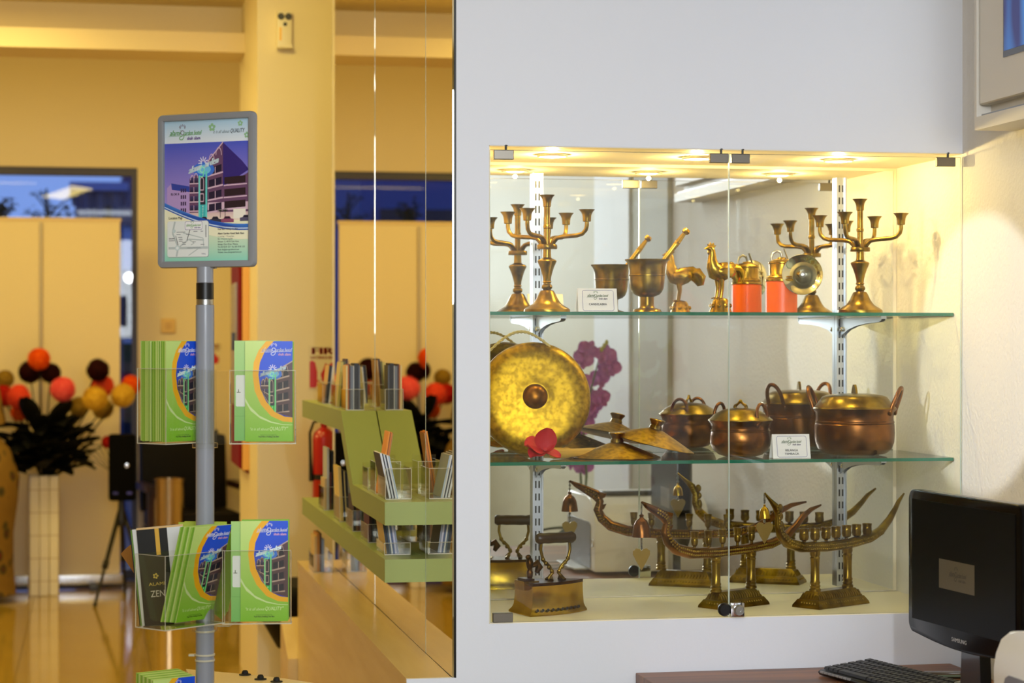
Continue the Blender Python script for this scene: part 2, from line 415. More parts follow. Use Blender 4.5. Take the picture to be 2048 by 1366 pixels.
# ---------------------------------------------------------------- showcase: mirror, shelves, doors, lamps
t = thing('showcase_mirror', 'large mirror at the back of the display niche', 'mirror', ((NX0 + X_R) / 2, Y_NB, Z_N0 + 0.002))
hw = (X_R - NX0) / 2
mb = MB(); mb.box(-hw + 0.004, hw - 0.012, 0, 0.005, 0.004, Z_N1 - Z_N0 - 0.012); mb.build('mirror_sheet', MIRROR, t)
mb = MB(); mb.box(-hw + 0.002, hw - 0.0005, 0.0055, 0.0595, 0.0, Z_N1 - Z_N0 - 0.004); mb.build('backing_board', NICHE, t)
SZ = (1.571, 1.213)             # top faces of the two glass shelves
for k, (z, lab) in enumerate(((SZ[0], 'upper glass shelf with a green edge, holding the candelabra'), (SZ[1], 'lower glass shelf with a green edge, holding the gong and pots'))):
    t = thing('glass_shelf', lab, 'shelf', ((NX0 + X_R) / 2, 5.24, z), 0)
    mb = MB(); mb.box(-hw + 0.004, hw - 0.004, -0.187, 0.185, -0.008, 0); mb.build('sheet', GLASS_G, t)
    mb = MB(); mb.box(-hw + 0.004, hw - 0.004, -0.1895, -0.1873, -0.008, 0); mb.box(hw - 0.0038, hw - 0.0018, -0.187, 0.185, -0.008, 0); mb.build('green_edge', GEDGE, t)
for xu, lab in ((1.112, 'slotted steel upright at the gong end of the niche'), (1.927, 'slotted steel upright behind the right-hand candelabrum')):
    t = thing('shelf_upright', lab, 'bracket', (xu, Y_NB - 0.004, Z_N0 + 0.02))
    mb = MB(); hz = Z_N1 - Z_N0 - 0.05
    mb.box(-0.014, -0.0095, -0.014, 0.003, 0, hz); mb.box(0.0095, 0.014, -0.014, 0.003, 0, hz); mb.box(-0.0095, 0.0095, -0.006, 0.003, 0, hz)
    mb.build('channel', ZINC, t)
    mb = MB()
    for i in range(int(hz / 0.032)):
        for sx in (-0.0045, 0.0045): mb.box(sx - 0.002, sx + 0.002, -0.0068, -0.0061, 0.012 + i * 0.032, 0.03 + i * 0.032)
    o = mb.build('slots', BLACK, t); o['kind'] = 'stuff'
    for z, w in zip(SZ, ('upper', 'lower')):
        b = thing('shelf_bracket', ('zinc bracket under the %s glass shelf, ' % w) + ('gong end' if xu < 1.5 else 'candelabrum and big pot end'), 'bracket', (xu, Y_NB - 0.018, z - 0.009))
        mb = MB()
        prof = [(0, 0), (-0.30, 0), (-0.305, -0.009), (-0.29, -0.013), (-0.20, -0.016), (-0.12, -0.022), (-0.06, -0.031), (-0.025, -0.042), (0, -0.052)]
        for s in (-0.006, 0.0045): mb.prism(prof, s, s + 0.0015, 'x')
        mb.build('arm', ZINC, b, 20)
        mb = MB(); mb.box(-0.0065, 0.0065, -0.30, 0, -0.0015, 0.0); mb.box(-0.007, 0.007, -0.308, -0.301, -0.006, 0.006); mb.build('support_rail', ZINC, b)
        for s in (-1, 1):
            mb = MB(); mb.lathe([(0, 0), (0.006, 0), (0.006, 0.004), (0.003, 0.006), (0, 0.006)], 12, TR(s * 0.0061, -0.02, -0.03) @ RY(s * PI / 2)); mb.build('screw', CHROME, b)
# downlights
for px, lab in ((1095, 'round recessed downlight above the left-hand candelabrum'), (1397, 'round recessed downlight above the rooster'), (1700, 'round recessed downlight above the right-hand candelabrum')):
    p = PZ(px, 313, Z_N1 - 0.002)
    t = thing('downlight', lab, 'light', (p.x, 5.2, Z_N1 - 0.002), 0, 'niche downlights')
    mb = MB(); mb.lathe([(0.027, -0.001), (0.038, -0.001), (0.038, -0.004), (0.034, -0.006), (0.027, -0.004)], 28); mb.build('trim_ring', mat('cream_metal', (236, 228, 200), 0.35), t)
    mb = MB(); mb.lathe([(0, -0.009), (0.020, -0.0075), (0.0265, -0.004), (0.0265, -0.001), (0, -0.001)], 24); mb.build('lens', mat('lamp_lens', (255, 214, 130), 0.4, emit=9.0), t)
    d = bpy.data.lights.new('downlight_bulb', 'POINT'); d.energy = 4.2; d.color = (1.0, 0.74, 0.28); d.shadow_soft_size = 0.005
    l = bpy.data.objects.new('downlight_bulb', d); COL.objects.link(l); l.location = (0, 0, -0.018); l.parent = t
# doors
GL0, GL1, xm = NX0 + 0.003, X_R - 0.004, PY(1458.5, 700, Y_W).x
CLIP = mat('bronze_grey_clip', (128, 122, 112), 0.35, 1.0)
def door(name, lab, x0, x1, clips, lockside=False):
    t = thing(name, lab, 'door', (x0, Y_W + 0.001, Z_N0 + 0.003)); w = x1 - x0; hh = Z_N1 - Z_N0 - 0.014
    mb = MB(); mb.box(0, w, 0, 0.006, 0, hh); mb.build('pane', GLASS, t)
    mb = MB(); mb.box(-0.0008, -0.0001, 0, 0.006, 0, hh); mb.box(w + 0.0001, w + 0.0008, 0, 0.006, 0, hh); mb.build('polished_edge', PEDGE, t)
    mb = MB(); mb.box(0, w, 0, 0.006, hh + 0.0001, hh + 0.0008); mb.build('top_edge', mat('bronze_glass_edge', (96, 88, 66), 0.3), t)
    for cx, cz, cw in clips:
        mb = MB(); mb.box(cx, cx + cw, -0.004, 0.010, cz, cz + 0.022); mb.bevel(0.0012, 1); c = mb.build('hinge_clip', CLIP, t)
        if cz > 0.5:
            mb = MB(); mb.lathe([(0.003, 0), (0.003, 0.010), (0.005, 0.010), (0.005, 0.0125)], 10, TR(cx + cw / 2 + 0.006, 0.003, cz + 0.022)); mb.build('pivot', BLACK, c)
    if lockside:
        mb = MB(); mb.box(0.0, 0.034, -0.012, -0.0005, 0.0, 0.034); mb.bevel(0.003, 2); k = mb.build('lock', CHROME, t)
        mb = MB(); mb.lathe([(0.0125, 0), (0.0125, 0.006), (0.010, 0.009), (0.004, 0.009), (0.004, 0.007), (0, 0.007)], 22, TR(0.019, -0.012, 0.017) @ RX(PI / 2)); mb.build('key_barrel', STEEL, k)
    else:
        mb = MB(); mb.lathe([(0.016, 0), (0.016, 0.007), (0.012, 0.011), (0, 0.011)], 22, TR(w - 0.012, -0.0005, 0.018) @ RX(PI / 2)); mb.build('lock_plate', BLACK, t)
zc_ = Z_N1 - Z_N0 - 0.014
door('glass_door', 'frameless glass door in front of the gong, with a black lock disc', GL0, xm - 0.0012, [(0.008, zc_ - 0.022, 0.048), (xm - GL0 - 0.048, zc_ - 0.022, 0.046), (0.006, 0.0, 0.048)])
door('glass_door', 'frameless glass door in front of the big pot, with a chrome lock', xm + 0.0012, GL1, [(0.004, zc_ - 0.022, 0.046), (GL1 - xm - 0.064, zc_ - 0.022, 0.048)], True)

# ---------------------------------------------------------------- brassware on the upper shelf
def candelabrum(name, lab, loc, rz):
    t = thing(name, lab, 'candelabrum', loc, rz, 'brass candelabra')
    m = 0.001
    mb = MB(); mb.lathe([(r * m, z * m) for r, z in ((0, 0), (57, 0), (57.5, 4), (56.5, 9), (51, 13), (44, 17), (36, 22), (31, 28), (26, 36), (22.5, 44), (19, 51), (16, 55), (11, 56), (9.5, 58))], 40); mb.build('base', BRASS_D, t, 30)
    mb = MB(); mb.lathe([(r * m, z * m) for r, z in ((9.5, 58), (12, 60), (13.5, 64), (12.5, 68), (9.5, 71), (9, 74), (11.5, 76), (9.5, 79), (10, 86), (13, 99), (17.5, 113), (22.5, 124), (24, 128), (22, 131), (14, 134), (10.5, 137), (9.8, 150), (10, 158))], 32); mb.build('baluster', BRASS_D, t, 30)
    mb = MB(); mb.lathe([(r * m, z * m) for r, z in ((10, 158), (24.5, 158), (25.5, 160), (25.5, 167), (24.5, 169), (8, 169))], 32); mb.build('hub', BRASS_D, t, 30)
    mb = MB(); mb.lathe([(r * m, z * m) for r, z in ((7.8, 169), (7.6, 208), (9.4, 210), (9.6, 213), (9.4, 216), (7.8, 218), (7.6, 240), (7.8, 262))], 24); st = mb.build('stem', BRASS_D, t, 30)
    cupp = [(0, 0), (8.5, 0), (10, 1.5), (10.4, 9), (11.5, 17), (14, 23), (18.5, 28.5), (20, 30), (19, 30), (13, 24), (9.5, 17), (8.6, 8), (0, 6)]
    mb = MB(); mb.lathe([(r * m * 0.98, z * m) for r, z in cupp], 28, TR(0, 0, 0.262)); mb.build('candle_cup', BRASS_D, t, 30)
    mb = MB(); pts = [(0.013, 0, 0.166), (0.018, 0, 0.176), (0.028, 0, 0.185), (0.044, 0, 0.188), (0.082, 0, 0.190), (0.097, 0, 0.194), (0.106, 0, 0.203), (0.109, 0, 0.214), (0.109, 0, 0.224)]
    mb.tube(pts, [(0.0075, 0.006)] * 2 + [(0.0065, 0.0055)] * 3 + [0.0052] * 4, 12); arm = mb.build('arm', BRASS_D, t, 50)
    mb = MB(); mb.lathe([(r * m, z * m) for r, z in cupp], 28, TR(0.109, 0, 0.223)); cup = mb.build('candle_cup', BRASS_D, arm, 30)
    for k in range(1, 4):
        a = link('arm', arm.data, t); a.rotation_euler = (0, 0, k * PI / 2); link('candle_cup', cup.data, a)
    return t
Yc = 5.25
c1 = candelabrum('candelabrum', 'five-cup brass candelabrum standing at the gong end of the upper shelf', (PY(1094, 600, Yc).x, Yc, SZ[0]), R(-38))
copy_tree(c1, 'five-cup brass candelabrum standing behind the lamp at the textured side wall', None, (PY(1720, 600, Yc).x, Yc, SZ[0]), R(-40))

# mortar and pestle
m3 = 0.001
t = thing('mortar', 'footed brass mortar with a flared rim beside the name card', 'mortar', (PY(1294, 600, Yc).x, Yc, SZ[0]))
mb = MB(); mb.lathe([(r * m3, z * m3) for r, z in ((0, 0), (37, 0), (37.5, 3), (35, 6), (34, 9), (26, 11), (20, 13), (18, 16), (17.4, 22), (17.6, 40), (21, 42), (30, 45.5), (37, 52), (41.5, 62), (43.5, 76), (44.5, 92), (46.3, 93), (46.3, 95.5), (44.8, 96.5), (45.5, 108), (47, 120), (51, 128), (55.5, 132), (56, 134), (53, 134), (46.5, 127), (42, 112), (40.5, 80), (36, 58), (20, 50), (0, 49))], 40); mb.build('bowl', BRASS_D, t, 30)
pt = PY(1374, 460, Yc); p0 = Vector((PY(1294, 600, Yc).x - 0.012, Yc, SZ[0] + 0.062)); d = (pt - p0); L = d.length
t = thing('pestle', 'brass pestle leaning out of the mortar', 'pestle', p0)
q = d.to_track_quat('Z', 'Y').to_matrix().to_4x4()
mb = MB(); mb.lathe([(r * m3, z) for r, z in ((0, 0.0), (11, 0.004), (13, 0.014), (11, 0.03), (7, 0.04), (6, 0.05), (6.8, L - 0.05), (7.6, L - 0.046), (6.8, L - 0.042), (7.6, L - 0.04), (6.8, L - 0.036), (5.6, L - 0.02), (5, L - 0.012), (9, L - 0.009), (10.5, L - 0.004), (8, L + 0.002), (0, L + 0.003))], 20, q); mb.build('shaft', BRASS, t, 30)

# rooster
def rooster(loc, rz):
    t = thing('rooster_figurine', 'small brass rooster on a bell-shaped base', 'figurine', loc, rz)
    mb = MB(); mb.lathe([(r * m3, z * m3) for r, z in ((0, 0), (29, 0), (29.5, 3), (27, 8), (23.5, 20), (21, 30), (17, 36), (9, 39), (0, 40))], 30)
    for k in range(8):
        a = k * PI / 4
        mb.ball((0.0235 * math.cos(a), 0.0235 * math.sin(a), 0.019), 0.006, 8, 5, (1, 1, 1))
    mb.build('base', BRASS, t, 34)
    mb = MB()   # one continuous body: tail, back, breast, neck, head; x forward
    body = [((-0.052, 0, 0.078), (0.002, 0.006)), ((-0.050, 0, 0.090), (0.006, 0.013)), ((-0.044, 0, 0.104), (0.010, 0.018)), ((-0.032, 0, 0.112), (0.014, 0.019)), ((-0.016, 0, 0.108), (0.020, 0.022)), ((0.002, 0, 0.102), (0.024, 0.025)), ((0.016, 0, 0.106), (0.022, 0.023)),
            ((0.024, 0, 0.119), (0.016, 0.017)), ((0.026, 0, 0.134), (0.0115, 0.0125)), ((0.026, 0, 0.147), (0.0095, 0.0100)), ((0.028, 0, 0.157), (0.0095, 0.0095)), ((0.033, 0, 0.163), (0.008, 0.008)), ((0.040, 0, 0.1635), (0.0045, 0.0045)), ((0.049, 0, 0.161), (0.001, 0.001))]
    mb.tube([p for p, r in body], [r for p, r in body], 16, side=(0, 1, 0))
    for s in (-1, 1):   # folded wings
        mb.ball((-0.006, s * 0.021, 0.104), 0.022, 12, 7, (1.25, 0.35, 0.75))
    b = mb.build('body', BRASS, t, 60)
    mb = MB(); mb.prism([(0.020, 0.164), (0.038, 0.167), (0.040, 0.174), (0.034, 0.171), (0.032, 0.178), (0.027, 0.172), (0.022, 0.177), (0.020, 0.170), (0.014, 0.171)], -0.002, 0.002, 'y'); mb.build('comb', BRASS, b)
    mb = MB(); mb.ball((0.037, 0, 0.153), 0.005, 8, 6, (0.7, 0.7, 1.3)); mb.build('wattle', BRASS, b)
    for s in (-1, 1):
        mb = MB(); mb.tube([(0.004, s * 0.009, 0.09), (0.002, s * 0.009, 0.064), (0.006, s * 0.009, 0.038)], [0.008, 0.0052, 0.0046], 8)
        for a in (-0.5, 0, 0.5): mb.tube([(0.006, s * 0.009, 0.040), (0.006 + 0.013 * math.cos(a), s * 0.009 + 0.013 * math.sin(a), 0.0375)], [0.0025, 0.0015], 6)
        mb.build('leg', BRASS, t, 60)
    mb = MB()
    for k in range(5):   # sickle feathers of the tail
        y = (k - 2) * 0.005; mb.tube([(-0.030, y, 0.118 - abs(k - 2) * 0.003), (-0.048, y * 1.3, 0.118 - abs(k - 2) * 0.003), (-0.060, y * 1.5, 0.102), (-0.060, y * 1.6, 0.080)], [(0.003, 0.006), (0.004, 0.009), (0.003, 0.008), 0.001], 8, side=(0, 1, 0))
    mb.build('tail', BRASS, t, 60)
rooster((PY(1441, 600, Yc).x, Yc, SZ[0]), R(180 + 20))

# carbide lamp
Yl = 5.29
lx = PY(1563, 600, Yl).x
t = thing('carbide_lamp', 'brass carbide lamp with an orange tank and a round polished reflector', 'lamp', (lx, Yl, SZ[0]), R(-8))
ORANGE = mat('orange_enamel', (242, 98, 6), 0.4, coat=0.15)
mb = MB(); mb.lathe([(0, 0), (0.038, 0), (0.040, 0.003), (0.040, 0.079), (0.038, 0.081), (0, 0.081)], 36); mb.build('tank', ORANGE, t, 30)
mb = MB(); mb.lathe([(r * m3, z * m3) for r, z in ((0, 81.2), (39, 81.2), (41, 83), (41, 87), (38, 90), (39.5, 92), (38, 95), (33, 97), (32, 99), (32, 126), (34, 128), (34, 131), (31, 133), (24, 137), (12, 140), (11, 143), (0, 144))], 32); mb.build('water_chamber', BRASS, t, 30)
mb = MB(); mb.tube([(-0.024, 0, 0.128), (-0.026, 0, 0.142), (-0.022, 0, 0.154), (-0.012, 0, 0.160), (-0.002, 0, 0.156), (0.001, 0, 0.146), (0.0, 0, 0.139)], 0.0032, 8); mb.tube([(0.018, 0, 0.134), (0.012, 0, 0.150), (0.006, 0.0, 0.166)], [(0.005, 0.002)] * 3, 8); mb.build('handle', STEEL, t, 60)
T = TR(0.044, -0.052, 0.098) @ RZ(R(-12)) @ RX(PI / 2)
mb = MB(); mb.lathe([(r * m3, z * m3) for r, z in ((6, -22), (16, -19.5), (28, -14), (40, -6), (49, 1), (51, 2), (51.5, 0.5), (50, -1.5), (41, -8.5), (29, -16.5), (16, -22), (6, -24))], 44, T); rf = mb.build('reflector', mat('polished_reflector', (204, 200, 176), 0.08, 1.0), t, 30)
mb = MB(); mb.lathe([(0, -0.026), (0.0065, -0.026), (0.0065, -0.004), (0.0085, -0.003), (0.0085, 0.002), (0.0045, 0.004), (0.003, 0.004), (0.003, 0.0), (0, 0.0)], 18, T); mb.build('burner', STEEL, rf, 30)
mb = MB(); mb.tube([(0.026, -0.012, 0.108), (0.036, -0.022, 0.102), (0.0445, -0.030, 0.098)], 0.008, 12); mb.build('burner_arm', BRASS, t, 60)

# name cards
LOGO_G, LOGO_P = (96, 168, 72), (96, 60, 140)
def logo(P, x, y, w, c1, c2, star, l=3, white=False):
    """hotel lettering with a sun and a curled g; x,y = left end of the baseline, w = width"""
    k = w / 100.0
    P.text(l, 'alami', x, y, 15 * k, c1, width=34 * k, shear=0.25, bold=0.8 * k)
    P.text(l, 'arden hotel', x + 48 * k, y, 13 * k, c1, width=52 * k, shear=0.25, bold=0.6 * k)
    P.text(l, 'shah alam', x + 56 * k, y - 13 * k, 9 * k, c2, width=42 * k, bold=0.8 * k)
    P.line(l, [(x - 2 * k, y - 2.2 * k), (x + 30 * k, y - 1.5 * k), (x + 101 * k, y + 1.0 * k)], 0.9 * k, c1)
    P.line(l + 1, [(x + 42 * k + 5.5 * k * math.cos(a), y + 7 * k + 5.5 * k * math.sin(a)) for a in [i * PI / 8 for i in range(17)]], 1.8 * k, star)
    P.line(l + 1, [(x + 47 * k, y + 9 * k), (x + 46.5 * k, y - 6 * k), (x + 42 * k, y - 12 * k), (x + 35 * k, y - 12 * k), (x + 32 * k, y - 8 * k), (x + 35 * k, y - 4 * k), (x + 43 * k, y - 1 * k)], 1.9 * k, c1)
    for i in range(9):
        a = PI / 2 + (i - 4) * 0.55
        P.line(l + 1, [(x + 42 * k + 6.5 * k * math.cos(a), y + 22 * k + 2 * k * math.sin(a)), (x + 42 * k + 11 * k * math.cos(a), y + 22 * k + 8 * k * math.sin(a))], 1.5 * k, star)
def name_card(lab, px, ybot, Y, z, words, w=0.098, h=0.058, rz=0.0):
    p = PY(px, ybot, Y); t = thing('name_card', lab, 'sign', (p.x, Y, z), rz)
    mb = MB(); mb.prism([(-0.012, 0.0), (0.0, h), (0.0008, h), (0.022, 0.0), (0.0208, 0.0), (0.0002, h - 0.003), (-0.0112, 0.0)], -w / 2, w / 2, 'x'); mb.build('card', mat('white_card', (238, 238, 240), 0.6), t, 20)
    mb = MB(); mb.box(-w / 2 - 0.004, w / 2 + 0.004, -0.0185, 0.012, 0, 0.0016); mb.build('acrylic_foot', ACRYL, t)
    P = Print(); W, HH = w * 1000, h * 1000
    def rr(x0, y0, x1, y1, r): return [(cx + r * math.cos(a), cy + r * math.sin(a)) for cx, cy, a0 in ((x1 - r, y1 - r, 0), (x0 + r, y1 - r, 90), (x0 + r, y0 + r, 180), (x1 - r, y0 + r, 270)) for a in [R(a0 + 15 * i) for i in range(7)]]
    o = rr(W * 0.12, HH * 0.06, W * 0.91, HH * 0.94, 5); P.line(0, o + [o[0]], 0.9, (96, 92, 160))
    logo(P, W * 0.24, HH * 0.66, W * 0.52, (84, 110, 74), (56, 44, 90), (70, 120, 50), 1)
    for i, s in enumerate(words): P.text(1, s, W * 0.5, HH * (0.30 if len(words) == 1 else 0.30 - 0.15 * i), 5.4, (36, 36, 46), bold=0.35, align='C', width=(W * 0.46 if len(words) == 1 else W * (0.34, 0.38)[i]))
    P.build('lettering', t, T=TR(0, -0.0122, 0) @ RX(-math.atan2(0.012, h)), ox=W / 2)
name_card('white name card lettered CANDELABRA in a blue rounded border', 1194, 617, 5.13, SZ[0], ['CANDELABRA'])

# ---------------------------------------------------------------- middle shelf
Yg = 5.20
gc = PY(1067, 795, Yg)
t = thing('gong', 'large round brass gong with a raised boss, leaning against the niche side', 'gong', (gc.x + 0.004, Yg, SZ[1]))
T = TR(0, 0.0, 0.152) @ RZ(R(-6)) @ RX(R(-10)) @ RX(PI / 2)      # local z of the lathe looks at the room
mb = MB(); mb.lathe([(r * m3, z * m3) for r, z in ((0, 2), (22, 2), (30, 4), (36, 3), (60, 1), (90, 2), (112, 0), (124, -4), (134, -11), (139, -20), (141, -32), (140, -52), (138, -52), (138.5, -32), (132, -14), (110, -4), (60, -3), (0, -3))], 64, T); mb.build('disc', GONG_B, t, 26)
mb = MB(); mb.lathe([(r * m3, z * m3) for r, z in ((31, 3.6), (30, 6), (27, 12), (20, 19), (11, 23), (0, 24.5))], 40, T); mb.build('boss', mat('dark_gong_boss', (150, 96, 30), 0.34, 1.0, var=(40, (96, 58, 18), 0.35, 0.65)), t, 60)
mb = MB()
ropep = [Vector((-0.108 + 0.152 * i / 16, 0.030, 0.152 + 0.112 + 0.042 * math.sin(PI * i / 16) + 0.010 * i / 16)) for i in range(17)]
for ph in (0, PI):
    pts = []
    for i in range(97):
        u = i / 6.0; k = min(int(u), 15); p = ropep[k].lerp(ropep[k + 1], u - k); a = u * 3.2 + ph
        pts.append(p + Vector((0, 0.0019 * math.cos(a), 0.0019 * math.sin(a))))
    mb.tube(pts, 0.0023, 6)
mb.build('hanging_rope', mat('straw_rope', (196, 178, 116), 0.8), t, 60)
# mallet
pm = PY(1102, 903, 5.16); pm2 = PY(1252, 899, 5.25)
d = Vector((pm2.x - pm.x, 0.09, 0)); L = d.length
t = thing('mallet', 'wooden gong mallet lying in front of the gong', 'mallet', (pm.x, 5.16, SZ[1] + 0.0145), math.atan2(d.y, d.x))
MW = wood('bamboo', (176, 132, 44), (206, 164, 72), 30, 0.4, 0)
mb = MB(); mb.lathe([(0, 0), (0.0125, 0.002), (0.014, 0.01), (0.013, 0.05), (0.0105, 0.058), (0.0105, L - 0.06), (0.0118, L - 0.056), (0.0105, L - 0.052), (0.0095, L - 0.004), (0, L)], 18, RY(PI / 2)); mb.build('handle', MW, t, 40)
# two domed cymbals, the second lying on the first
def cymbal(lab, loc, Tm, rad):
    t = thing('cymbal', lab, 'cymbal', loc)
    k = rad / 0.11
    mb = MB(); mb.lathe([(r * m3 * k, z * m3 * k) for r, z in ((110, 0), (100, 4), (80, 12), (55, 22), (32, 31), (18, 36), (0, 37), (0, 35), (17, 34), (54, 19.5), (80, 9.5), (109, -1.5))], 44, Tm); mb.build('plate', GONG_B, t, 40)
    mb = MB(); mb.lathe([(r * m3 * k, z * m3 * k) for r, z in ((0, 36.5), (17, 37), (16, 42), (14, 47), (16, 52), (20, 57), (21, 60), (19, 62), (0, 62.5))], 26, Tm); mb.build('knob', BRASS_D, t, 30)
cy1 = PY(1236, 920, 5.19)
cymbal('domed brass cymbal lying flat on the lower shelf beside the mallet', (cy1.x, 5.2, SZ[1] + 0.002), TR(0, 0, 0), 0.108)
cy2 = PY(1305, 893, 5.23)
cymbal('domed brass cymbal tilted on top of the flat one, knob up', (cy2.x, 5.235, SZ[1] + 0.022), TR(0, 0, 0.012) @ RY(R(13)) @ RX(R(4)), 0.108)
# red silk flower
RED = mat('red_silk', (190, 0, 30), 0.6)
pf = PY(1084, 921, 5.09)
t = thing('silk_flower', 'bright red silk flower with broad petals lying in front of the gong', 'flower', (pf.x, 5.085, SZ[1]))
def petal(mb, base, dirv, upv, L, W, cup, n=6, wob=0.0):
    """broad curved petal, two sided, with thickness"""
    dirv = Vector(dirv).normalized(); upv = Vector(upv); upv = (upv - dirv * upv.dot(dirv)).normalized(); sd = dirv.cross(upv); base = Vector(base)
    g = []
    for s in (0.0006, -0.0006):
        rows = []
        for i in range(n + 1):
            u = i / n; w = W * (math.sin(PI * min(0.97, 0.06 + 0.90 * u)) ** 0.6); row = []
            for j in range(7):
                v = j / 3 - 1; x = sd * (w * v); h = cup * (u * u) * L + 0.25 * W * v * v + wob * math.sin(7 * u + 5 * v) * L
                row.append(mb.vert(base + dirv * (L * u) + x + upv * (h + s)))
            rows.append(row)
        g.append(rows)
    for k, rows in enumerate(g):
        for i in range(n):
            for j in range(6): mb.face([rows[i][j], rows[i][j + 1], rows[i + 1][j + 1], rows[i + 1][j]][::(1 if k == 0 else -1)])
    a, b = g
    for i in range(n):
        mb.face([a[i][0], a[i + 1][0], b[i + 1][0], b[i][0]]); mb.face([a[i][6], b[i][6], b[i + 1][6], a[i + 1][6]])
    for j in range(6): mb.face([a[n][j], a[n][j + 1], b[n][j + 1], b[n][j]])
fc = Vector((0.0, 0, 0.026))
for dv, uv, L, W, cu in (((0.25, -0.1, 1), (0, -1, 0.1), 0.056, 0.027, 0.1), ((-0.75, -0.35, 0.35), (0.1, -0.6, 0.8), 0.052, 0.031, -0.15), ((-0.6, -0.5, -0.12), (0, -0.5, 0.8), 0.045, 0.022, -0.2), ((0.8, -0.3, -0.2), (0.1, -0.5, 0.8), 0.046, 0.017, -0.18), ((0.75, -0.2, 0.32), (0, -0.7, 0.6), 0.034, 0.014, 0.1)):
    mb = MB(); petal(mb, fc, dv, uv, L, W, cu, 7, 0.03); mb.build('petal', RED, t, 80)
mb = MB(); mb.lathe([(0, 0), (0.0045, 0.002), (0.003, 0.016), (0.005, 0.02), (0, 0.022)], 10, TR(0.002, -0.004, 0.02) @ RX(R(60))); mb.build('pistil', RED, t)
# pots
def pot(lab, loc, rz, S, prof, lid, knob, hand, hrad, tilt):
    t = thing('cooking_pot', lab, 'pot', loc, rz, 'lidded brass pots')
    mb = MB(); mb.lathe([(r * m3, z * m3) for r, z in prof], 56); mb.build('body', BRONZE, t, 28)
    mb = MB(); mb.lathe([(r * m3, z * m3) for r, z in lid], 56); ld = mb.build('lid', BRASS_D, t, 28)
    mb = MB()
    if knob == 'arch':
        z = lid[-1][1] * m3
        for s in (-1, 1): mb.tube([(s * 0.017, 0, z - 0.001), (s * 0.0165, 0, z + 0.004), (s * 0.008, 0, z + 0.009), (0, 0, z + 0.016)], [(0.004, 0.006), (0.0035, 0.005), (0.003, 0.003), (0.004, 0.004)], 8, side=(0, 1, 0))
        mb.ball((0, 0, z + 0.016), 0.0048, 10, 6)
    else:
        z = lid[-1][1] * m3; mb.prism([(-0.014, z - 0.001), (0.014, z - 0.001), (0.010, z + 0.012), (0.004, z + 0.022), (-0.004, z + 0.022), (-0.010, z + 0.012)], -0.003, 0.003, 'x', RZ(R(38)))
    mb.build('lid_knob', BRASS_D, ld, 50)
    hw, hh, hz, r = hand
    for s in (-1, 1):
        mb = MB(); pts = []
        for i in range(13):
            a = PI * i / 12; pts.append((0, hw * math.cos(a), hh * math.sin(a) ** 0.8))
        pts = [(0, hw * 1.02, -0.012)] + pts + [(0, -hw * 1.02, -0.012)]
        T = TR(s * hrad, 0, hz) @ RZ(0 if s > 0 else PI) @ RY(tilt)
        mb.tube(pts, r, 10, T)
        for e in (-1, 1): mb.ball(T @ Vector((0, e * hw * 1.02, -0.012)), r * 1.5, 8, 6, (0.8, 1, 1.4))
        mb.build('handle', BRONZE, t, 60)
    return t
pot('smaller lidded brass pot standing left of the lower name card', (PY(1481, 910, 5.2).x, 5.2, SZ[1]), R(-52), 1,
    ((0, 0), (36, 0), (54, 5), (68, 16), (75, 31), (76, 44), (74.5, 56), (73, 62), (74.5, 63.5), (74.5, 66), (72.5, 67.5), (72, 74), (74, 82), (79, 88), (79.5, 90), (76, 90), (70, 80), (69, 60), (66, 20), (40, 6), (0, 5)),
    ((81, 90), (80.5, 92), (74, 97), (66, 105), (52, 112.5), (51, 113.5), (40, 118), (20, 121), (0, 122)), 'arch', (0.023, 0.040, 0.092, 0.0042), 0.066, R(-6))
Yb = 5.22
pot('big dark lidded brass pot standing to the right of the lower name card', (PY(1709, 910, Yb).x, Yb, SZ[1]), R(-34), 1,
    ((0, 0), (58, 0), (80, 5), (93, 16), (99, 32), (101, 55), (100, 78), (98.5, 80), (100, 82), (100, 85), (98, 87), (97.5, 96), (100, 108), (106, 116), (106.5, 118), (103, 118), (96, 104), (96, 40), (86, 14), (50, 6), (0, 5)),
    ((105, 118), (104, 121), (98, 124), (88, 138), (82, 146), (80, 147.5), (70, 151), (40, 155), (0, 156)), 'fin', (0.025, 0.052, 0.122, 0.0052), 0.102, R(20))
name_card('white name card lettered BELANGA TEMBAGA beside the pots', 1581, 917, 5.10, SZ[1], ['BELANGA', 'TEMBAGA'], 0.096, 0.059)

# ---------------------------------------------------------------- niche floor: iron and boats
ZF = Z_N0 + 0.0025
i0 = PZ(1041, 1231, ZF); i1 = PZ(1182, 1220, ZF)
ang = R(15)
t = thing('charcoal_iron', 'antique brass charcoal iron with a turned wooden handle', 'iron', (i0.x + 0.012, i0.y + 0.028, ZF), ang)
def sole(L, W, k=10):     # flat back at x=0, point at x=L
    pts = [(0, -W)]
    for i in range(k + 1):
        u = i / k; pts.append((L * (0.10 + 0.90 * u), -W * (1 - u ** 2.3)))
    pts += [(x, -y) for x, y in reversed(pts[:-1])]
    return pts
def loft(mb, rings, M=None):
    vs = [[mb.vert(p, M) for p in r] for r in rings]; n = len(vs[0])
    for a, b in zip(vs, vs[1:]):
        for i in range(n): mb.face([a[i], a[(i + 1) % n], b[(i + 1) % n], b[i]])
    mb.face(list(reversed(vs[0]))); mb.face(vs[-1])
IL, IW = 0.165, 0.05
lev = []
for z, e in ((0, 0.010), (0.004, 0.010), (0.012, 0.004), (0.02, 0.001), (0.04, -0.001), (0.068, -0.002), (0.071, 0.0)):
    lev.append([(x * (IL + 2 * e) / IL - e, y * (IW + e) / IW, z) for x, y in sole(IL, IW)])
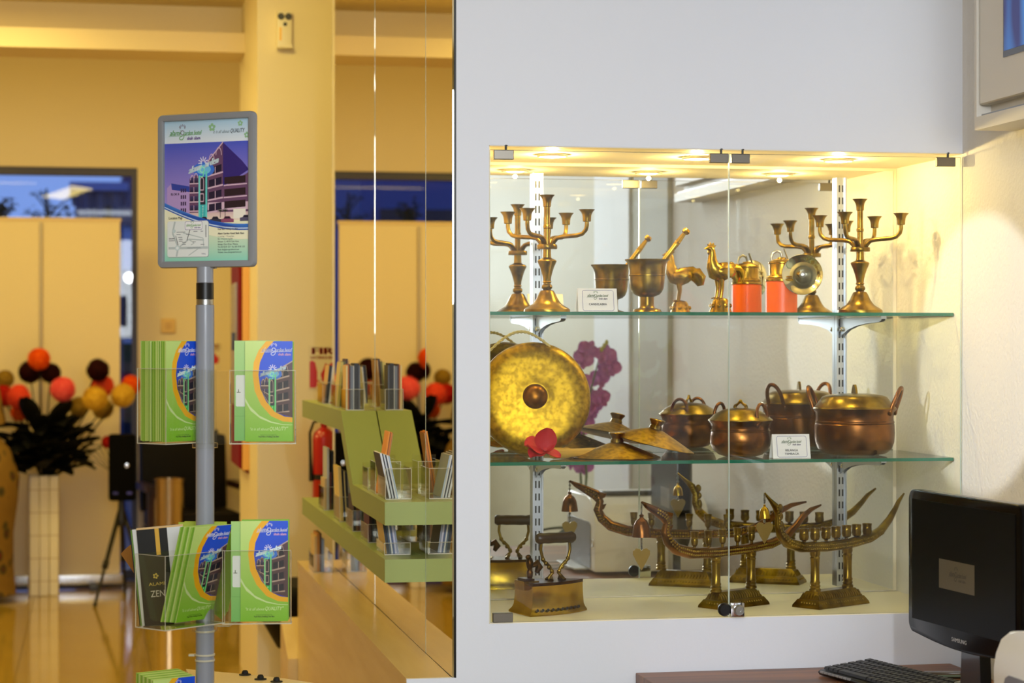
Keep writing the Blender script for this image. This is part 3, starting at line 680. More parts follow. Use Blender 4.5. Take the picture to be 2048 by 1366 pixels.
mb = MB(); loft(mb, lev); body = mb.build('body', mat('yellow_brass', (206, 170, 58), 0.26, 1.0, var=(14, (170, 132, 36), 0.35, 0.65), bump=(70, 0.08, 0.001)), t, 40)
mb = MB()
for i in range(10):
    u = 0.06 + 0.088 * i; x = IL * u; y = -(IW + 0.0055) * (1 - max(0, (u - 0.1) / 0.9) ** 2.3)
    mb.lathe([(0, 0), (0.0036, 0), (0.0036, 0.004), (0, 0.004)], 10, TR(x, y - 0.001, 0.0125) @ RX(R(62)))
mb.build('air_holes', BLACK, t)['kind'] = 'stuff'
DARKB = mat('dark_patina_brass', (96, 62, 28), 0.3, 1.0, var=(30, (58, 36, 16), 0.35, 0.65))
mb = MB(); loft(mb, [[(x * 0.98 + 0.002, y * 0.97, z) for x, y in sole(IL, IW)] for z in (0.0715, 0.078)]); mb.box(-0.004, 0.02, -0.022, 0.022, 0.078, 0.0865); lid = mb.build('lid', DARKB, t, 40)
mb = MB(); mb.box(-0.010, 0.030, -0.026, 0.026, 0.0715 - 0.012, 0.0712 + 0.010, TR(0.0, 0, 0.0)); 
for v in mb.bm.verts: v.co.x -= 0.0
mb.build('hinge_block', BRASS, t)
mb = MB(); mb.lathe([(r, z) for r, z in ((0.004, 0), (0.007, 0.006), (0.008, 0.018), (0.005, 0.024), (0.008, 0.030), (0.0095, 0.04), (0.006, 0.05), (0.004, 0.052))], 14, TR(0.018, 0, 0.083)); mb.ball((0.018 - 0.004, 0, 0.137), 0.0065, 10, 7, (1.2, 0.9, 1)); mb.tube([(0.024, 0, 0.115), (0.038, 0, 0.122), (0.044, 0, 0.112), (0.036, 0, 0.098)], [0.005, 0.009, 0.010, 0.005], 10); mb.build('rooster_latch', DARKB, t, 60)
for s in (-1, 1):
    mb = MB()
    xe = 0.088 + s * 0.040
    mb.tube([(0.088 + s * 0.014, 0, 0.078), (0.088 + s * 0.020, 0, 0.084), (0.088 + s * 0.008, 0, 0.096), (0.088 + s * 0.016, 0, 0.112), (0.088 + s * 0.034, 0, 0.128), (xe, 0, 0.152), (xe - s * 0.002, 0, 0.178)], [0.006, 0.004, 0.0046, 0.0042, 0.004, 0.0038, 0.0038], 10)
    for q in range(4): mb.ball((0.088 + s * (0.010 + 0.008 * q), 0, 0.100 + 0.010 * q), 0.0058, 8, 6)
    for q in (-1, 1): mb.tube([(0.088 + s * 0.012, 0, 0.088), (0.088 + s * 0.018, q * 0.014, 0.079)], [0.004, 0.0055], 8)
    mb.build('handle_support', BRASS_D, t, 60)
mb = MB(); mb.lathe([(0, -0.052), (0.010, -0.051), (0.0145, -0.044), (0.0125, -0.032), (0.0135, -0.020), (0.0128, 0), (0.0135, 0.020), (0.0125, 0.032), (0.0148, 0.044), (0.010, 0.052), (0, 0.053)], 20, TR(0.088, 0, 0.181) @ RY(PI / 2)); mb.build('wooden_handle', wood('dark_turned_wood', (42, 24, 14), (84, 50, 28), 40, 0.35, 0), t, 50)

# boat-shaped candle holders
def boat(lab, base_c, yaw, base_l, base_w, path, half_w, cups, pillars, deck_px, kind):
    """path: (px, py, half height) along the keel line, read on the vertical plane through the hull's axis"""
    bx, by = base_c
    t = thing('boat_candle_holder', lab, 'candle holder', (bx, by, ZF), yaw, 'brass boat candle holders')
    ax = Vector((math.cos(yaw), math.sin(yaw), 0)); nrm = Vector((-math.sin(yaw), math.cos(yaw), 0)); C0 = Vector((bx, by, 0))
    def ip(px, py):
        d = ray(px, py); k = (C0 - EYE).dot(nrm) / d.dot(nrm); p = EYE + d * k
        return ((p - C0).dot(ax), p.z - ZF)
    hb = 0.040
    mb = MB(); l2, w2 = base_l / 2, base_w / 2
    loft(mb, [[(sx * (l2 - e), sy * (w2 - e), z) for sx, sy in ((-1, -1), (1, -1), (1, 1), (-1, 1))] for z, e in ((0, 0), (0.006, 0.001), (0.020, 0.010), (0.0205, 0.0125), (0.038, 0.024), (hb, 0.026))])
    b = mb.build('base', BRASS_D, t, 20)
    mb = MB()     # chased leaf border, raised
    for sy in (-1, 1):
        for i in range(int(base_l / 0.009)):
            x = -l2 + 0.018 + i * 0.0085
            if x > l2 - 0.018: break
            mb.tube([(x, sy * (w2 - 0.0128), 0.0215), (x + 0.0022, sy * (w2 - 0.0175), 0.029), (x, sy * (w2 - 0.0232), 0.0365)], [0.0012, 0.0022, 0.0006], 5)
            mb.ball((x, sy * (w2 - 0.0055), 0.0125), 0.0027, 6, 4)
    for sx in (-1, 1):
        for i in range(int(base_w / 0.009)):
            y = -w2 + 0.018 + i * 0.0085
            if y > w2 - 0.018: break
            mb.tube([(sx * (l2 - 0.0128), y, 0.0215), (sx * (l2 - 0.0175), y + 0.002, 0.029), (sx * (l2 - 0.0232), y, 0.0365)], [0.0012, 0.0022, 0.0006], 5)
            mb.ball((sx * (l2 - 0.0055), y, 0.0125), 0.0027, 6, 4)
    mb.build('chased_border', BRASS_D, b, 60)['kind'] = 'stuff'
    pth = [(ip(x, y) + (h,)) for x, y, h in path]
    hullz = min(z - h * 0.00123 for x, z, h in pth) + 0.004
    for px in pillars:
        x = ip(px, 1130)[0]; top = hullz + 0.004; hh = top - hb
        mb = MB(); mb.lathe([(r, hb + z * hh) for r, z in ((0.0145, 0), (0.0145, 0.05), (0.012, 0.08), (0.0135, 0.13), (0.0115, 0.16), (0.0132, 0.21), (0.0112, 0.25), (0.0108, 0.55), (0.0118, 0.78), (0.013, 0.80), (0.011, 0.84), (0.0135, 0.90), (0.013, 0.95), (0.0145, 1.0))], 22, TR(x, 0, 0)); mb.build('pillar', BRASS_D, t, 30)
    n = len(pth); mb = MB()
    mb.tube([(x, 0, z) for x, z, h in pth], [(half_w[i] * m3, h * 0.00122) for i, (x, z, h) in enumerate(pth)], 16, side=(0, 1, 0))
    hull = mb.build('hull', BRASS_D if kind == 'swan' else BRONZE, t, 60)
    # relief scales on both flanks
    mb = MB()
    for (xa, za, ha), (xb, zb, hbb), wa, wb in zip(pth[2:], pth[3:-4], half_w[2:], half_w[3:]):
        Ls = math.hypot(xb - xa, zb - za); k = max(1, int(Ls / 0.007))
        for i in range(k):
            u = (i + 0.5) / k; x = xa + (xb - xa) * u; z = za + (zb - za) * u; w = (wa + (wb - wa) * u) * m3; h = (ha + (hbb - ha) * u) * 0.00122
            for s in (-1, 1):
                for q in (-0.32, 0.32): mb.ball((x, s * w * 0.95, z + q * h), 0.0031, 6, 4, (1.1, 0.8, 1.0))
    mb.build('chased_scales', BRASS_D, hull, 60)['kind'] = 'stuff'
    cz0, cz1 = (Vector((ip(*deck_px[0])[0], ip(*deck_px[0])[1])), Vector((ip(*deck_px[1])[0], ip(*deck_px[1])[1])))
    for px, py in cups:
        x, z = ip(px, py)
        k = 1.0
        mb = MB()
        if kind == 'swan': pr = ((0.004, -0.006), (0.005, 0), (0.0105, 0.003), (0.0125, 0.011), (0.0115, 0.017), (0.012, 0.019), (0.0112, 0.021), (0.0125, 0.030), (0.0128, 0.031), (0.0105, 0.031), (0.0095, 0.012), (0, 0.010))
        else: pr = ((0.0035, -0.012), (0.004, 0.0), (0.0075, 0.004), (0.0090, 0.013), (0.0082, 0.018), (0.0098, 0.020), (0.0088, 0.022), (0.0105, 0.036), (0.0112, 0.037), (0.009, 0.037), (0.0078, 0.012), (0, 0.010))
        mb.lathe(pr, 20, TR(x, 0, z)); mb.build('candle_cup', BRASS_D, t, 30)
    # crest, bell and heart pendant at the prow
    tip = Vector((pth[0][0], 0, pth[0][1])); cr = pth[3] if kind == 'swan' else pth[3]
    mb = MB()
    if kind == 'swan':
        for (u, w, sc) in ((0.002, 0.016, 0.010), (0.004, -0.004, 0.009)):
            mb.ball((cr[0] + 0.006 + u, 0, cr[1] + w), sc, 12, 8, (0.9, 0.6, 1.1))
        mb.ball((pth[4][0] + 0.012, 0, pth[4][1] - 0.004), 0.011, 12, 8, (0.7, 0.7, 1.3))
    else:
        x, z = cr[0], cr[1]
        mb.prism([(x - 0.02, z + 0.008), (x + 0.002, z + 0.011), (x + 0.030, z + 0.004), (x + 0.026, z - 0.006), (x + 0.016, z - 0.012), (x + 0.014, z - 0.022), (x, z - 0.014)], -0.004, 0.004, 'y')
        mb.prism([(x + 0.004, z - 0.030), (x + 0.030, z - 0.024), (x + 0.022, z - 0.040), (x + 0.006, z - 0.044)], -0.004, 0.004, 'y')
        for s in (-1, 1): mb.ball((x - 0.010, s * 0.008, z + 0.004), 0.0042, 8, 6)
    mb.build('crest', BRASS_D if kind == 'swan' else BRONZE, hull, 30)
    big = 1.0 if kind != 'swan' else 0.62
    bt = tip.z - (0.030 if kind != 'swan' else 0.028)
    mb = MB(); zz = tip.z - 0.002; k = 0
    while zz > bt + 0.002:
        mb.lathe([(0.0030 + 0.0008 * math.cos(a), 0.0008 * math.sin(a)) for a in [i * PI / 3 for i in range(7)]], 10, TR(tip.x, 0, zz) @ RZ(k * PI / 2) @ RX(PI / 2)); zz -= 0.0052; k += 1
    ch = mb.build('chain', STEEL, t, 60)
    mb = MB(); mb.lathe([(r * big, z * big) for r, z in ((0.004, 0), (0.006, -0.003), (0.004, -0.006), (0.007, -0.010), (0.013, -0.014), (0.019, -0.026), (0.022, -0.044), (0.023, -0.054), (0.0215, -0.054), (0.018, -0.026), (0.0, -0.014))], 26, TR(tip.x, 0, bt)); bell = mb.build('bell', BRASS if kind == 'swan' else BRONZE, t, 40)
    hz = bt - 0.054 * big - (0.030 if kind != 'swan' else 0.012)
    mb = MB(); zz = bt - 0.050 * big; k = 0
    while zz > hz + 0.001:
        mb.lathe([(0.0030 + 0.0008 * math.cos(a), 0.0008 * math.sin(a)) for a in [i * PI / 3 for i in range(7)]], 10, TR(tip.x, 0, zz) @ RZ(k * PI / 2) @ RX(PI / 2)); zz -= 0.0052; k += 1
    mb.build('clapper_chain', STEEL, bell, 60)
    heart = [(0, -0.050), (0.012, -0.030), (0.021, -0.012), (0.021, -0.003), (0.013, 0.003), (0.004, 0.001), (0, -0.004), (-0.004, 0.001), (-0.013, 0.003), (-0.021, -0.003), (-0.021, -0.012), (-0.012, -0.030)]
    mb = MB(); mb.prism(heart, -0.0008, 0.0008, 'y', TR(tip.x, 0, hz) @ RZ(-yaw)); mb.build('heart_pendant', mat('flat_sheet_brass', (150, 124, 66), 0.4, 1.0), t)
    return t
boat('brass boat candle holder with a dragon prow and a large bell, nearer the iron', (1.568, 5.209), R(31), 0.18, 0.078,
     [(1283, 1004, 2), (1294, 1012, 6), (1310, 1021, 9), (1327, 1031, 12), (1334, 1046, 9), (1330, 1064, 10), (1337, 1083, 11), (1352, 1098, 12), (1380, 1106, 12), (1430, 1105, 11), (1490, 1098, 10), (1540, 1088, 10), (1570, 1074, 9), (1590, 1054, 8), (1605, 1034, 7), (1622, 1019, 5), (1642, 1010, 2)],
     [2, 5, 8, 10, 9, 10, 13, 16, 18, 19, 19, 18, 14, 9, 7, 5, 2],
     [(1389, 1093), (1417, 1091), (1445, 1088), (1475, 1085), (1503, 1082), (1531, 1079)], (1432, 1502), ((1389, 1095), (1531, 1081)), 'dragon')
boat('brass boat candle holder with a slender swan prow and heart pendant, nearer the side wall', (1.8115, 5.178), R(32), 0.2, 0.087,
     [(1529, 986, 2), (1540, 1000, 4), (1551, 1013, 8), (1556, 1030, 7), (1556, 1050, 8), (1561, 1068, 10), (1574, 1085, 11), (1600, 1094, 11), (1650, 1093, 11), (1700, 1086, 11), (1735, 1077, 10), (1760, 1062, 9), (1778, 1040, 8), (1790, 1018, 6), (1797, 1003, 5), (1808, 987, 2)],
     [2, 4, 7, 6, 8, 11, 15, 18, 19, 19, 18, 13, 9, 7, 5, 2],
     [(1608, 1082), (1630, 1081), (1652, 1079), (1672, 1077), (1693, 1075), (1713, 1073), (1734, 1071)], (1630, 1695), ((1608, 1084), (1734, 1073)), 'swan')

# ---------------------------------------------------------------- desk by the side wall
ZD = 0.713
dx0 = PZ(1290, 1357, ZD).x
DW = wood('brown_desk_veneer', (88, 46, 12), (158, 94, 30), 16, 0.42, 0)
t = thing('desk', 'brown wood-grain desk standing against the wall below the niche', 'desk', (1.69, 3.9, 0))
mb = MB(); mb.box(dx0 - 1.69, X_R - 0.033 - 1.69, 2.7 - 3.9, 4.996 - 3.9, ZD - 0.028, ZD); mb.bevel(0.003, 2); mb.build('desktop', DW, t)
for y in (2.75, 4.93):
    mb = MB(); mb.box(dx0 + 0.04 - 1.69, X_R - 0.06 - 1.69, y - 3.9, y + 0.025 - 3.9, 0, ZD - 0.0285); mb.build('side_panel', DW, t)
mb = MB(); mb.box(X_R - 0.09 - 1.69, X_R - 0.07 - 1.69, 2.776 - 3.9, 4.929 - 3.9, 0.25, ZD - 0.0285); mb.build('modesty_panel', DW, t)
# monitor
a = PD(1816, 1120, 4.74); b = PD(2043, 1120, 4.26)
dv = Vector((b.x - a.x, b.y - a.y, 0)); W = dv.length; dv.normalize()
z0, z1 = 0.868, 1.178
cx, cy = (a.x + b.x) / 2, (a.y + b.y) / 2
# local x runs along the screen (far edge to near edge), local -y looks at the viewer of the screen
t = thing('monitor', 'glossy black flat monitor on the desk, its screen angled away', 'monitor', (cx, cy, ZD), math.atan2(dv.y, dv.x))
hz0, hz1 = z0 - ZD, z1 - ZD
def rrect(x0, y0, x1, y1, r, n=6):
    return [(cx_ + r * math.cos(q), cy_ + r * math.sin(q)) for cx_, cy_, a0 in ((x1 - r, y1 - r, 0), (x0 + r, y1 - r, 90), (x0 + r, y0 + r, 180), (x1 - r, y0 + r, 270)) for q in [R(a0 + 90 * i / n) for i in range(n + 1)]]
out = rrect(-W / 2, hz0, W / 2, hz1, 0.022)
out = [(x, z - 0.014 * (1 - (2 * x / W) ** 2) if z < hz0 + 0.03 else z) for x, z in out]
k_ = [i for i, (x, z) in enumerate(out)]
# a gently bowed lower edge
low = [(-W / 2 + 0.03 + (W - 0.06) * i / 10, hz0 - 0.014 * (1 - (2 * (i / 10) - 1) ** 2)) for i in range(1, 10)]
out = rrect(-W / 2, hz0, W / 2, hz1, 0.022)[:21] + low + rrect(-W / 2, hz0, W / 2, hz1, 0.022)[21:]
mb = MB(); loft(mb, [[(x * s, y, (z - 0.3) * s + 0.3) for x, z in out] for y, s in ((0.0, 0.985), (0.002, 0.998), (0.006, 1.0), (0.022, 1.0), (0.034, 0.97), (0.052, 0.8))]); mb.build('casing', mat('piano_black', (4, 4, 6), 0.2, spec=0.15), t, 40)
mb = MB(); mb.box(-W / 2 + 0.022, W / 2 - 0.022, -0.0012, -0.0002, hz0 + 0.030, hz1 - 0.020); sc_ = mb.build('screen', mat('dark_screen', (3, 3, 6), 0.3, spec=0.08), t)
P = Print(); P.rect(0, 0, 0, 158, 62, (84, 74, 56)); logo(P, 46, 30, 74, (20, 18, 16), (24, 20, 18), (18, 18, 16), 1)
P.build('displayed_card', sc_, T=TR(-0.10, -0.0013, hz1 - 0.20))
P = Print(); P.text(0, 'SAMSUNG', 0, 0, 8.5, (190, 192, 196), width=66, bold=0.8); P.build('lettering', t, T=TR(-0.045, -0.0004, hz0 + 0.004))
mb = MB(); mb.prism([(-0.05, 0.0), (0.05, 0.0), (0.034, hz0 + 0.06), (-0.034, hz0 + 0.06)], 0.02, 0.045, 'y'); mb.build('neck', BLACKG, t)
mb = MB(); mb.lathe([(0, 0), (0.115, 0), (0.12, 0.004), (0.112, 0.012), (0.05, 0.018), (0, 0.018)], 40, TR(0, 0.03, 0), sx=1.0, sy=0.75); mb.build('foot', BLACKG, t, 40)
# keyboard
ky = 12.0
t = thing('keyboard', 'black computer keyboard with pale edge keys on the desk below the showcase', 'keyboard', (1.795, 4.665, ZD), R(-90 + ky))
mb = MB(); mb.prism([(-0.075, 0.002), (-0.080, 0.010), (-0.074, 0.0145), (0.070, 0.0285), (0.076, 0.026), (0.076, 0.002)], -0.225, 0.225, 'x'); mb.bevel(0.0015, 1); mb.build('body', BLACK, t, 40)
kb = None; KEY = mat('black_keycap', (24, 24, 26), 0.4); KEYG = mat('silver_keycap', (170, 172, 174), 0.35, 0.4)
sl = math.atan2(0.014, 0.144)
wide = None
for r_ in range(6):
    for c_ in range(21):
        x = -0.208 + c_ * 0.0205; y = -0.058 + r_ * 0.0212 + (0.004 if r_ == 5 else 0)
        if r_ == 0 and 3 <= c_ <= 8: continue
        if kb is None:
            mb = MB(); loft(mb, [[(sx * w, sy * w, z) for sx, sy in ((-1, -1), (1, -1), (1, 1), (-1, 1))] for z, w in ((0, 0.0092), (0.0055, 0.0078), (0.0065, 0.0072))]); o = mb.build('key', KEY, t); kb = o.data
            gm = kb.copy(); gm.materials[0] = KEYG
        else: o = link('key', gm if c_ in (18, 19, 20) and r_ == 5 else kb, t)
        o.location = (x, y, 0.0166 + (y + 0.058) * 0.0972 + 0.0004); o.rotation_euler = (sl, 0, 0)
mb = MB(); loft(mb, [[(sx * (w + 0.050), sy * w, z) for sx, sy in ((-1, -1), (1, -1), (1, 1), (-1, 1))] for z, w in ((0, 0.0092), (0.0055, 0.0078), (0.0065, 0.0072))]); o = mb.build('space_bar', KEY, t); o.location = (-0.095, -0.058, 0.017); o.rotation_euler = (sl, 0, 0)
mb = MB()
for i in range(8): mb.box(-0.215 + i * 0.017, -0.201 + i * 0.017, -0.0795, -0.0765, 0.0085, 0.0135)
mb.build('silver_front_keys', KEYG, t)['kind'] = 'stuff'
# clear plastic sleeve
p = PZ(1925, 1355, ZD + 0.01)
t = thing('plastic_sleeve', 'clear plastic ruler case lying on the desk beside the monitor neck', 'case', (1.975, 4.78, ZD), R(-12))
mb = MB(); mb.box(-0.07, 0.07, -0.016, 0.016, 0, 0.014); mb.bevel(0.003, 2); mb.build('case', clear('cloudy_plastic', (206, 214, 208), 1.5, 0.1), t)
mb = MB(); mb.box(-0.066, 0.066, -0.012, 0.012, 0.003, 0.0045); mb.build('paper_insert', mat('grey_green_paper', (176, 190, 182), 0.5), t)
# printer
pz = PX(1988, 1290, 1.646)
t = thing('printer', 'white desktop printer with a round power button, beside the monitor', 'printer', (1.85, 3.62, ZD))
x0, x1, y0, y1, hh = 1.646 - 1.85, 2.045 - 1.85, 3.36 - 3.62, 3.80 - 3.62, 0.262
prof = [(y1, 0.012), (y1, hh - 0.085), (y1 - 0.010, hh - 0.055), (y1 - 0.035, hh - 0.025), (y1 - 0.075, hh - 0.006), (y1 - 0.12, hh), (y0 + 0.03, hh), (y0 + 0.008, hh - 0.008), (y0, hh - 0.03), (y0, 0.012)]
mb = MB(); mb.prism(prof, x0, x1, 'x'); mb.bevel(0.006, 2); mb.build('body', WHITEP, t, 40)
mb = MB(); mb.prism([(y1 - 0.055, 0.02), (y1 - 0.055, 0.155), (y1 - 0.062, 0.168), (y1 - 0.078, 0.175), (y0 + 0.03, 0.175), (y0 + 0.03, 0.02)], x0 - 0.003, x0 + 0.004, 'x'); mb.build('front_flap', mat('grey_printer_panel', (112, 112, 122), 0.4), t)
mb = MB(); mb.lathe([(0.012, 0.0), (0.0135, 0.002), (0.0135, 0.0035), (0.010, 0.0035), (0.009, 0.002), (0, 0.002)], 26, TR(x0 - 0.0003, y1 - 0.026, 0.108) @ RY(-PI / 2)); mb.build('power_button', mat('silver_button', (226, 226, 228), 0.25, 0.3), t)
mb = MB(); mb.box(x0 - 0.05, x0 - 0.004, y0 + 0.06, y1 - 0.09, 0.012, 0.018); mb.bevel(0.002, 1); mb.build('paper_tray', mat('grey_tray', (190, 190, 190), 0.4), t)
for q in range(3):
    mb = MB(); mb.box(x0 - 0.13, x0 - 0.052, y0 + 0.09 + q * 0.1, y0 + 0.10 + q * 0.1, 0.012, 0.016); mb.build('tray_rail', STEEL, t)
mb = MB(); mb.box(x0 + 0.05, x1 - 0.05, y1 - 0.14, y1 - 0.10, hh + 0.0005, hh + 0.014); mb.bevel(0.003, 1); mb.build('control_strip', mat('dark_grey_plastic', (70, 70, 74), 0.4), t)
# orchid standing on the desk behind the printer, only its reflection shows
t = thing('potted_orchid', 'purple orchid with two leafy stems, seen in the showcase mirror', 'orchid', (1.745, 3.18, ZD))
mb = MB(); mb.lathe([(0, 0), (0.045, 0), (0.06, 0.10), (0.062, 0.105), (0.055, 0.105), (0.05, 0.09), (0, 0.085)], 28); mb.build('pot', mat('white_ceramic', (226, 226, 222), 0.25), t)
STEM = mat('green_stem', (70, 92, 30), 0.5); LEAF = mat('dark_leaf', (30, 52, 24), 0.4); ORC = mat('purple_petal', (158, 52, 148), 0.55, var=(60, (190, 104, 180), 0.3, 0.7)); BUD = mat('yellow_bud', (176, 170, 50), 0.5)
sp = [[(0, 0, 0.09), (0.01, 0.02, 0.30), (-0.01, 0.05, 0.50), (0.02, 0.10, 0.66), (0.03, 0.17, 0.76)], [(0.01, 0, 0.09), (0.0, -0.03, 0.28), (0.0, -0.07, 0.46), (0.02, -0.12, 0.56), (0.02, -0.18, 0.60)]]
orchid_src = None
for s_ in sp:
    mb = MB(); mb.tube(s_, [0.005, 0.0045, 0.004, 0.003, 0.0015], 8); mb.build('stem', STEM, t, 60)
def orchid_flower(par):
    mb = MB()
    for k, (L, W) in enumerate(((0.034, 0.012), (0.034, 0.020), (0.030, 0.011), (0.030, 0.011), (0.034, 0.020))):
        q = PI / 2 + k * 2 * PI / 5; petal(mb, (0, 0, 0), (math.cos(q), 0.12, math.sin(q)), (0, -1, 0), L, W, 0.05, 5)
    mb.ball((0, -0.008, -0.006), 0.009, 8, 6, (0.8, 1, 1.2)); return mb.build('flower', ORC, par, 80)
k = 0
for s_ in sp:
    for i in range(2, 5):
        for q in range(5):
            u = q / 5.0; p = Vector(s_[i - 1]).lerp(Vector(s_[i]), u + 0.2)
            if orchid_src is None: o = orchid_flower(t); orchid_src = o.data
            else: o = link('flower', orchid_src, t)
            o.location = p + Vector((rnd.uniform(-0.065, 0.065), rnd.uniform(-0.03, 0.03), rnd.uniform(-0.025, 0.025))); o.rotation_euler = (rnd.uniform(-0.4, 0.4), rnd.uniform(-0.6, 0.6), rnd.uniform(2.2, 4.1)); o.scale = (1.2,) * 3
for s_ in sp:
    for q in range(3):
        mb = MB(); p = Vector(s_[4]) + Vector((0.006 * q, (0.012 if s_ is sp[0] else -0.012) * (q + 0.5), 0.012 * q)); mb.ball(p, 0.007, 8, 6, (1, 1, 1.4)); mb.build('bud', BUD, t, 60)
for q in range(6):
    an = q * PI / 3 + 0.3; L = 0.14 + 0.03 * (q % 2)
    mb = MB(); petal(mb, (0, 0, 0.095), (math.cos(an), math.sin(an), 0.25), (0, 0, 1), L, 0.028, -0.3, 7); mb.build('leaf', LEAF, t, 80)
# wall mounted screen box
ts = PX(1949, 261, 1.99)
t = thing('wall_screen_box', 'cream boxed wall display with a blue screen, high on the side wall', 'screen', (X_R, 4.2, ts.z))
BOXP = mat('cream_box_paint', (226, 220, 208), 0.5); yb, yn, ztop = ts.y - 4.2, 3.55 - 4.2, 0.95
xf, xw = 1.99 - X_R, -0.0005
mb = MB(); mb.box(xf, xw, yn, yb, 0, 0.03); mb.box(xf, xw, yb - 0.012, yb, 0.0301, ztop); mb.box(xf + 0.035, xw, yn, yb - 0.0122, 0.0301, ztop); mb.box(xf, xw, yn, yb, ztop + 0.0001, ztop + 0.03); mb.build('box_frame', BOXP, t)
mb = MB(); mb.box(xf + 0.003, xf + 0.0345, yn, yb - 0.022, 0.056, ztop - 0.01); mb.bevel(0.003, 1); mb.build('front_panel', BOXP, t)
mb = MB(); mb.box(xf + 0.012, xf + 0.034, yn, yb - 0.0125, 0.0305, 0.036); mb.build('recess_shade_strip', mat('recess_shade_grey', (150, 152, 156), 0.4, 0.7), t)  # grey strip painted in for the shade of the recess
s0 = PX(2007.5, 115, 1.992); sy, sz = s0.y - 4.2, s0.z - ts.z
mb = MB(); mb.box(xf + 0.0005, xf + 0.0029, yn, sy, sz, ztop - 0.06); mb.build('bezel', BLACKG, t)
m = bpy.data.materials.new('blue_screen_picture'); m.use_nodes = True; n_ = m.node_tree; pr = n_.nodes['Principled BSDF']
tcn = n_.nodes.new('ShaderNodeTexCoord'); wv = n_.nodes.new('ShaderNodeTexNoise'); rp = n_.nodes.new('ShaderNodeValToRGB'); mp = n_.nodes.new('ShaderNodeMapping')
mp.inputs['Scale'].default_value = (3, 7, 2.0); mp.inputs['Rotation'].default_value = (0.6, 0, 0); wv.inputs['Scale'].default_value = 1.4; wv.inputs['Detail'].default_value = 1
rp.color_ramp.elements[0].position = 0.42; rp.color_ramp.elements[0].color = lin(4, 14, 92); rp.color_ramp.elements[1].position = 0.75; rp.color_ramp.elements[1].color = lin(60, 150, 230)
n_.links.new(tcn.outputs['Object'], mp.inputs[0]); n_.links.new(mp.outputs[0], wv.inputs['Vector']); n_.links.new(wv.outputs['Fac'], rp.inputs[0]); n_.links.new(rp.outputs[0], pr.inputs['Emission Color'])
pr.inputs['Emission Strength'].default_value = 1.0; pr.inputs['Base Color'].default_value = (0.01, 0.01, 0.02, 1); pr.inputs['Roughness'].default_value = 0.2
mb = MB(); mb.box(xf - 0.0004, xf + 0.0004, yn, sy - 0.006, sz + 0.014, ztop - 0.07); mb.build('lit_screen', m, t)

# ---------------------------------------------------------------- brochure stand
zc0 = 4.57
base = PD(410, 683, zc0)
STX = Vector((base.x, base.y, 0))
def S(px, py, dd=0.0):
    """pixel -> stand coordinates (x right, y away from the viewer, z up), dd metres behind the pole axis"""
    k = (zc0 + dd) / F
    return Vector(((px - 1024) * k - (410 - 1024) * zc0 / F, dd, H + (683 - py) * k))
st = thing('brochure_stand', 'grey floor stand with a poster frame on top and clear brochure pockets', 'stand', STX, -TH)
zt_, zb_ = S(410, 610).z, 0.02
mb = MB(); mb.lathe([(0.0195, 0.02), (0.0195, zt_)], 36); pole = mb.build('pole', GREYP, st)
mb = MB(); mb.lathe([(0.0182, zt_ + 0.0003), (0.0182, S(410, 599).z)], 36); mb.build('collar_ring', STEEL, st)
mb = MB(); mb.lathe([(0.0186, S(410, 598.5).z), (0.0186, S(410, 566).z)], 36); mb.build('black_collar', BLACK, st)
mb = MB(); mb.lathe([(0.0176, S(410, 565.5).z), (0.0176, S(410, 534).z)], 36); mb.build('neck', GREYP, st)
mb = MB(); mb.lathe([(0, 0), (0.19, 0), (0.192, 0.006), (0.17, 0.014), (0.03, 0.022), (0, 0.022)], 48); mb.build('floor_plate', GREYP, st)
for py in (1262, 1309, 1320):
    mb = MB(); mb.lathe([(0.0197, -0.002), (0.0212, -0.0018), (0.0212, 0.0018), (0.0197, 0.002)], 32, TR(0, 0, S(410, py).z)); mb.build('clip_ring', ACRYL_E, st)
mb = MB(); mb.box(-0.034, -0.0215, -0.006, 0.006, S(410, 1312).z, S(410, 1308).z); mb.build('clip_lug', ACRYL_E, st)
# poster frame
fz = S(413, 381).z; fx = S(413.5, 381).x
FRT = TR(fx, -0.004, fz) @ RZ(R(-24))
fw, fh = 0.1190, 0.1630
mb = MB()
def ring_frame(mb, outer, inner, prof):
    """outer / inner: matching outlines; prof: list of (t, y), t = 0 outer .. 1 inner"""
    rings = []
    for tt, y in prof: rings.append([mb.vert((o[0] + (i[0] - o[0]) * tt, y, o[1] + (i[1] - o[1]) * tt), FRT) for o, i in zip(outer, inner)])
    n = len(outer)
    for a_, b_ in zip(rings, rings[1:]):
        for i in range(n): mb.face([a_[i], a_[(i + 1) % n], b_[(i + 1) % n], b_[i]])
    a_, b_ = rings[-1], rings[0]
    for i in range(n): mb.face([a_[i], a_[(i + 1) % n], b_[(i + 1) % n], b_[i]])
ring_frame(mb, rrect(-fw, -fh, fw, fh, 0.012), rrect(-fw + 0.0145, -fh + 0.0145, fw - 0.0145, fh - 0.0145, 0.0008), [(0, 0.008), (0, -0.002), (0.12, -0.006), (0.75, -0.007), (0.95, -0.0055), (1, -0.002), (1, 0.008)])
fr_ = mb.build('poster_frame', GREYF, st, 40)
mb = MB(); mb.box(-fw + 0.015, fw - 0.015, 0.001, 0.007, -fh + 0.015, fh - 0.015, FRT); mb.build('backing', GREYF, st)
mb = MB(); mb.box(-0.016, 0.016, 0.0085, 0.016, -fh - 0.002, -fh + 0.06, FRT); mb.build('frame_bracket', GREYP, st)

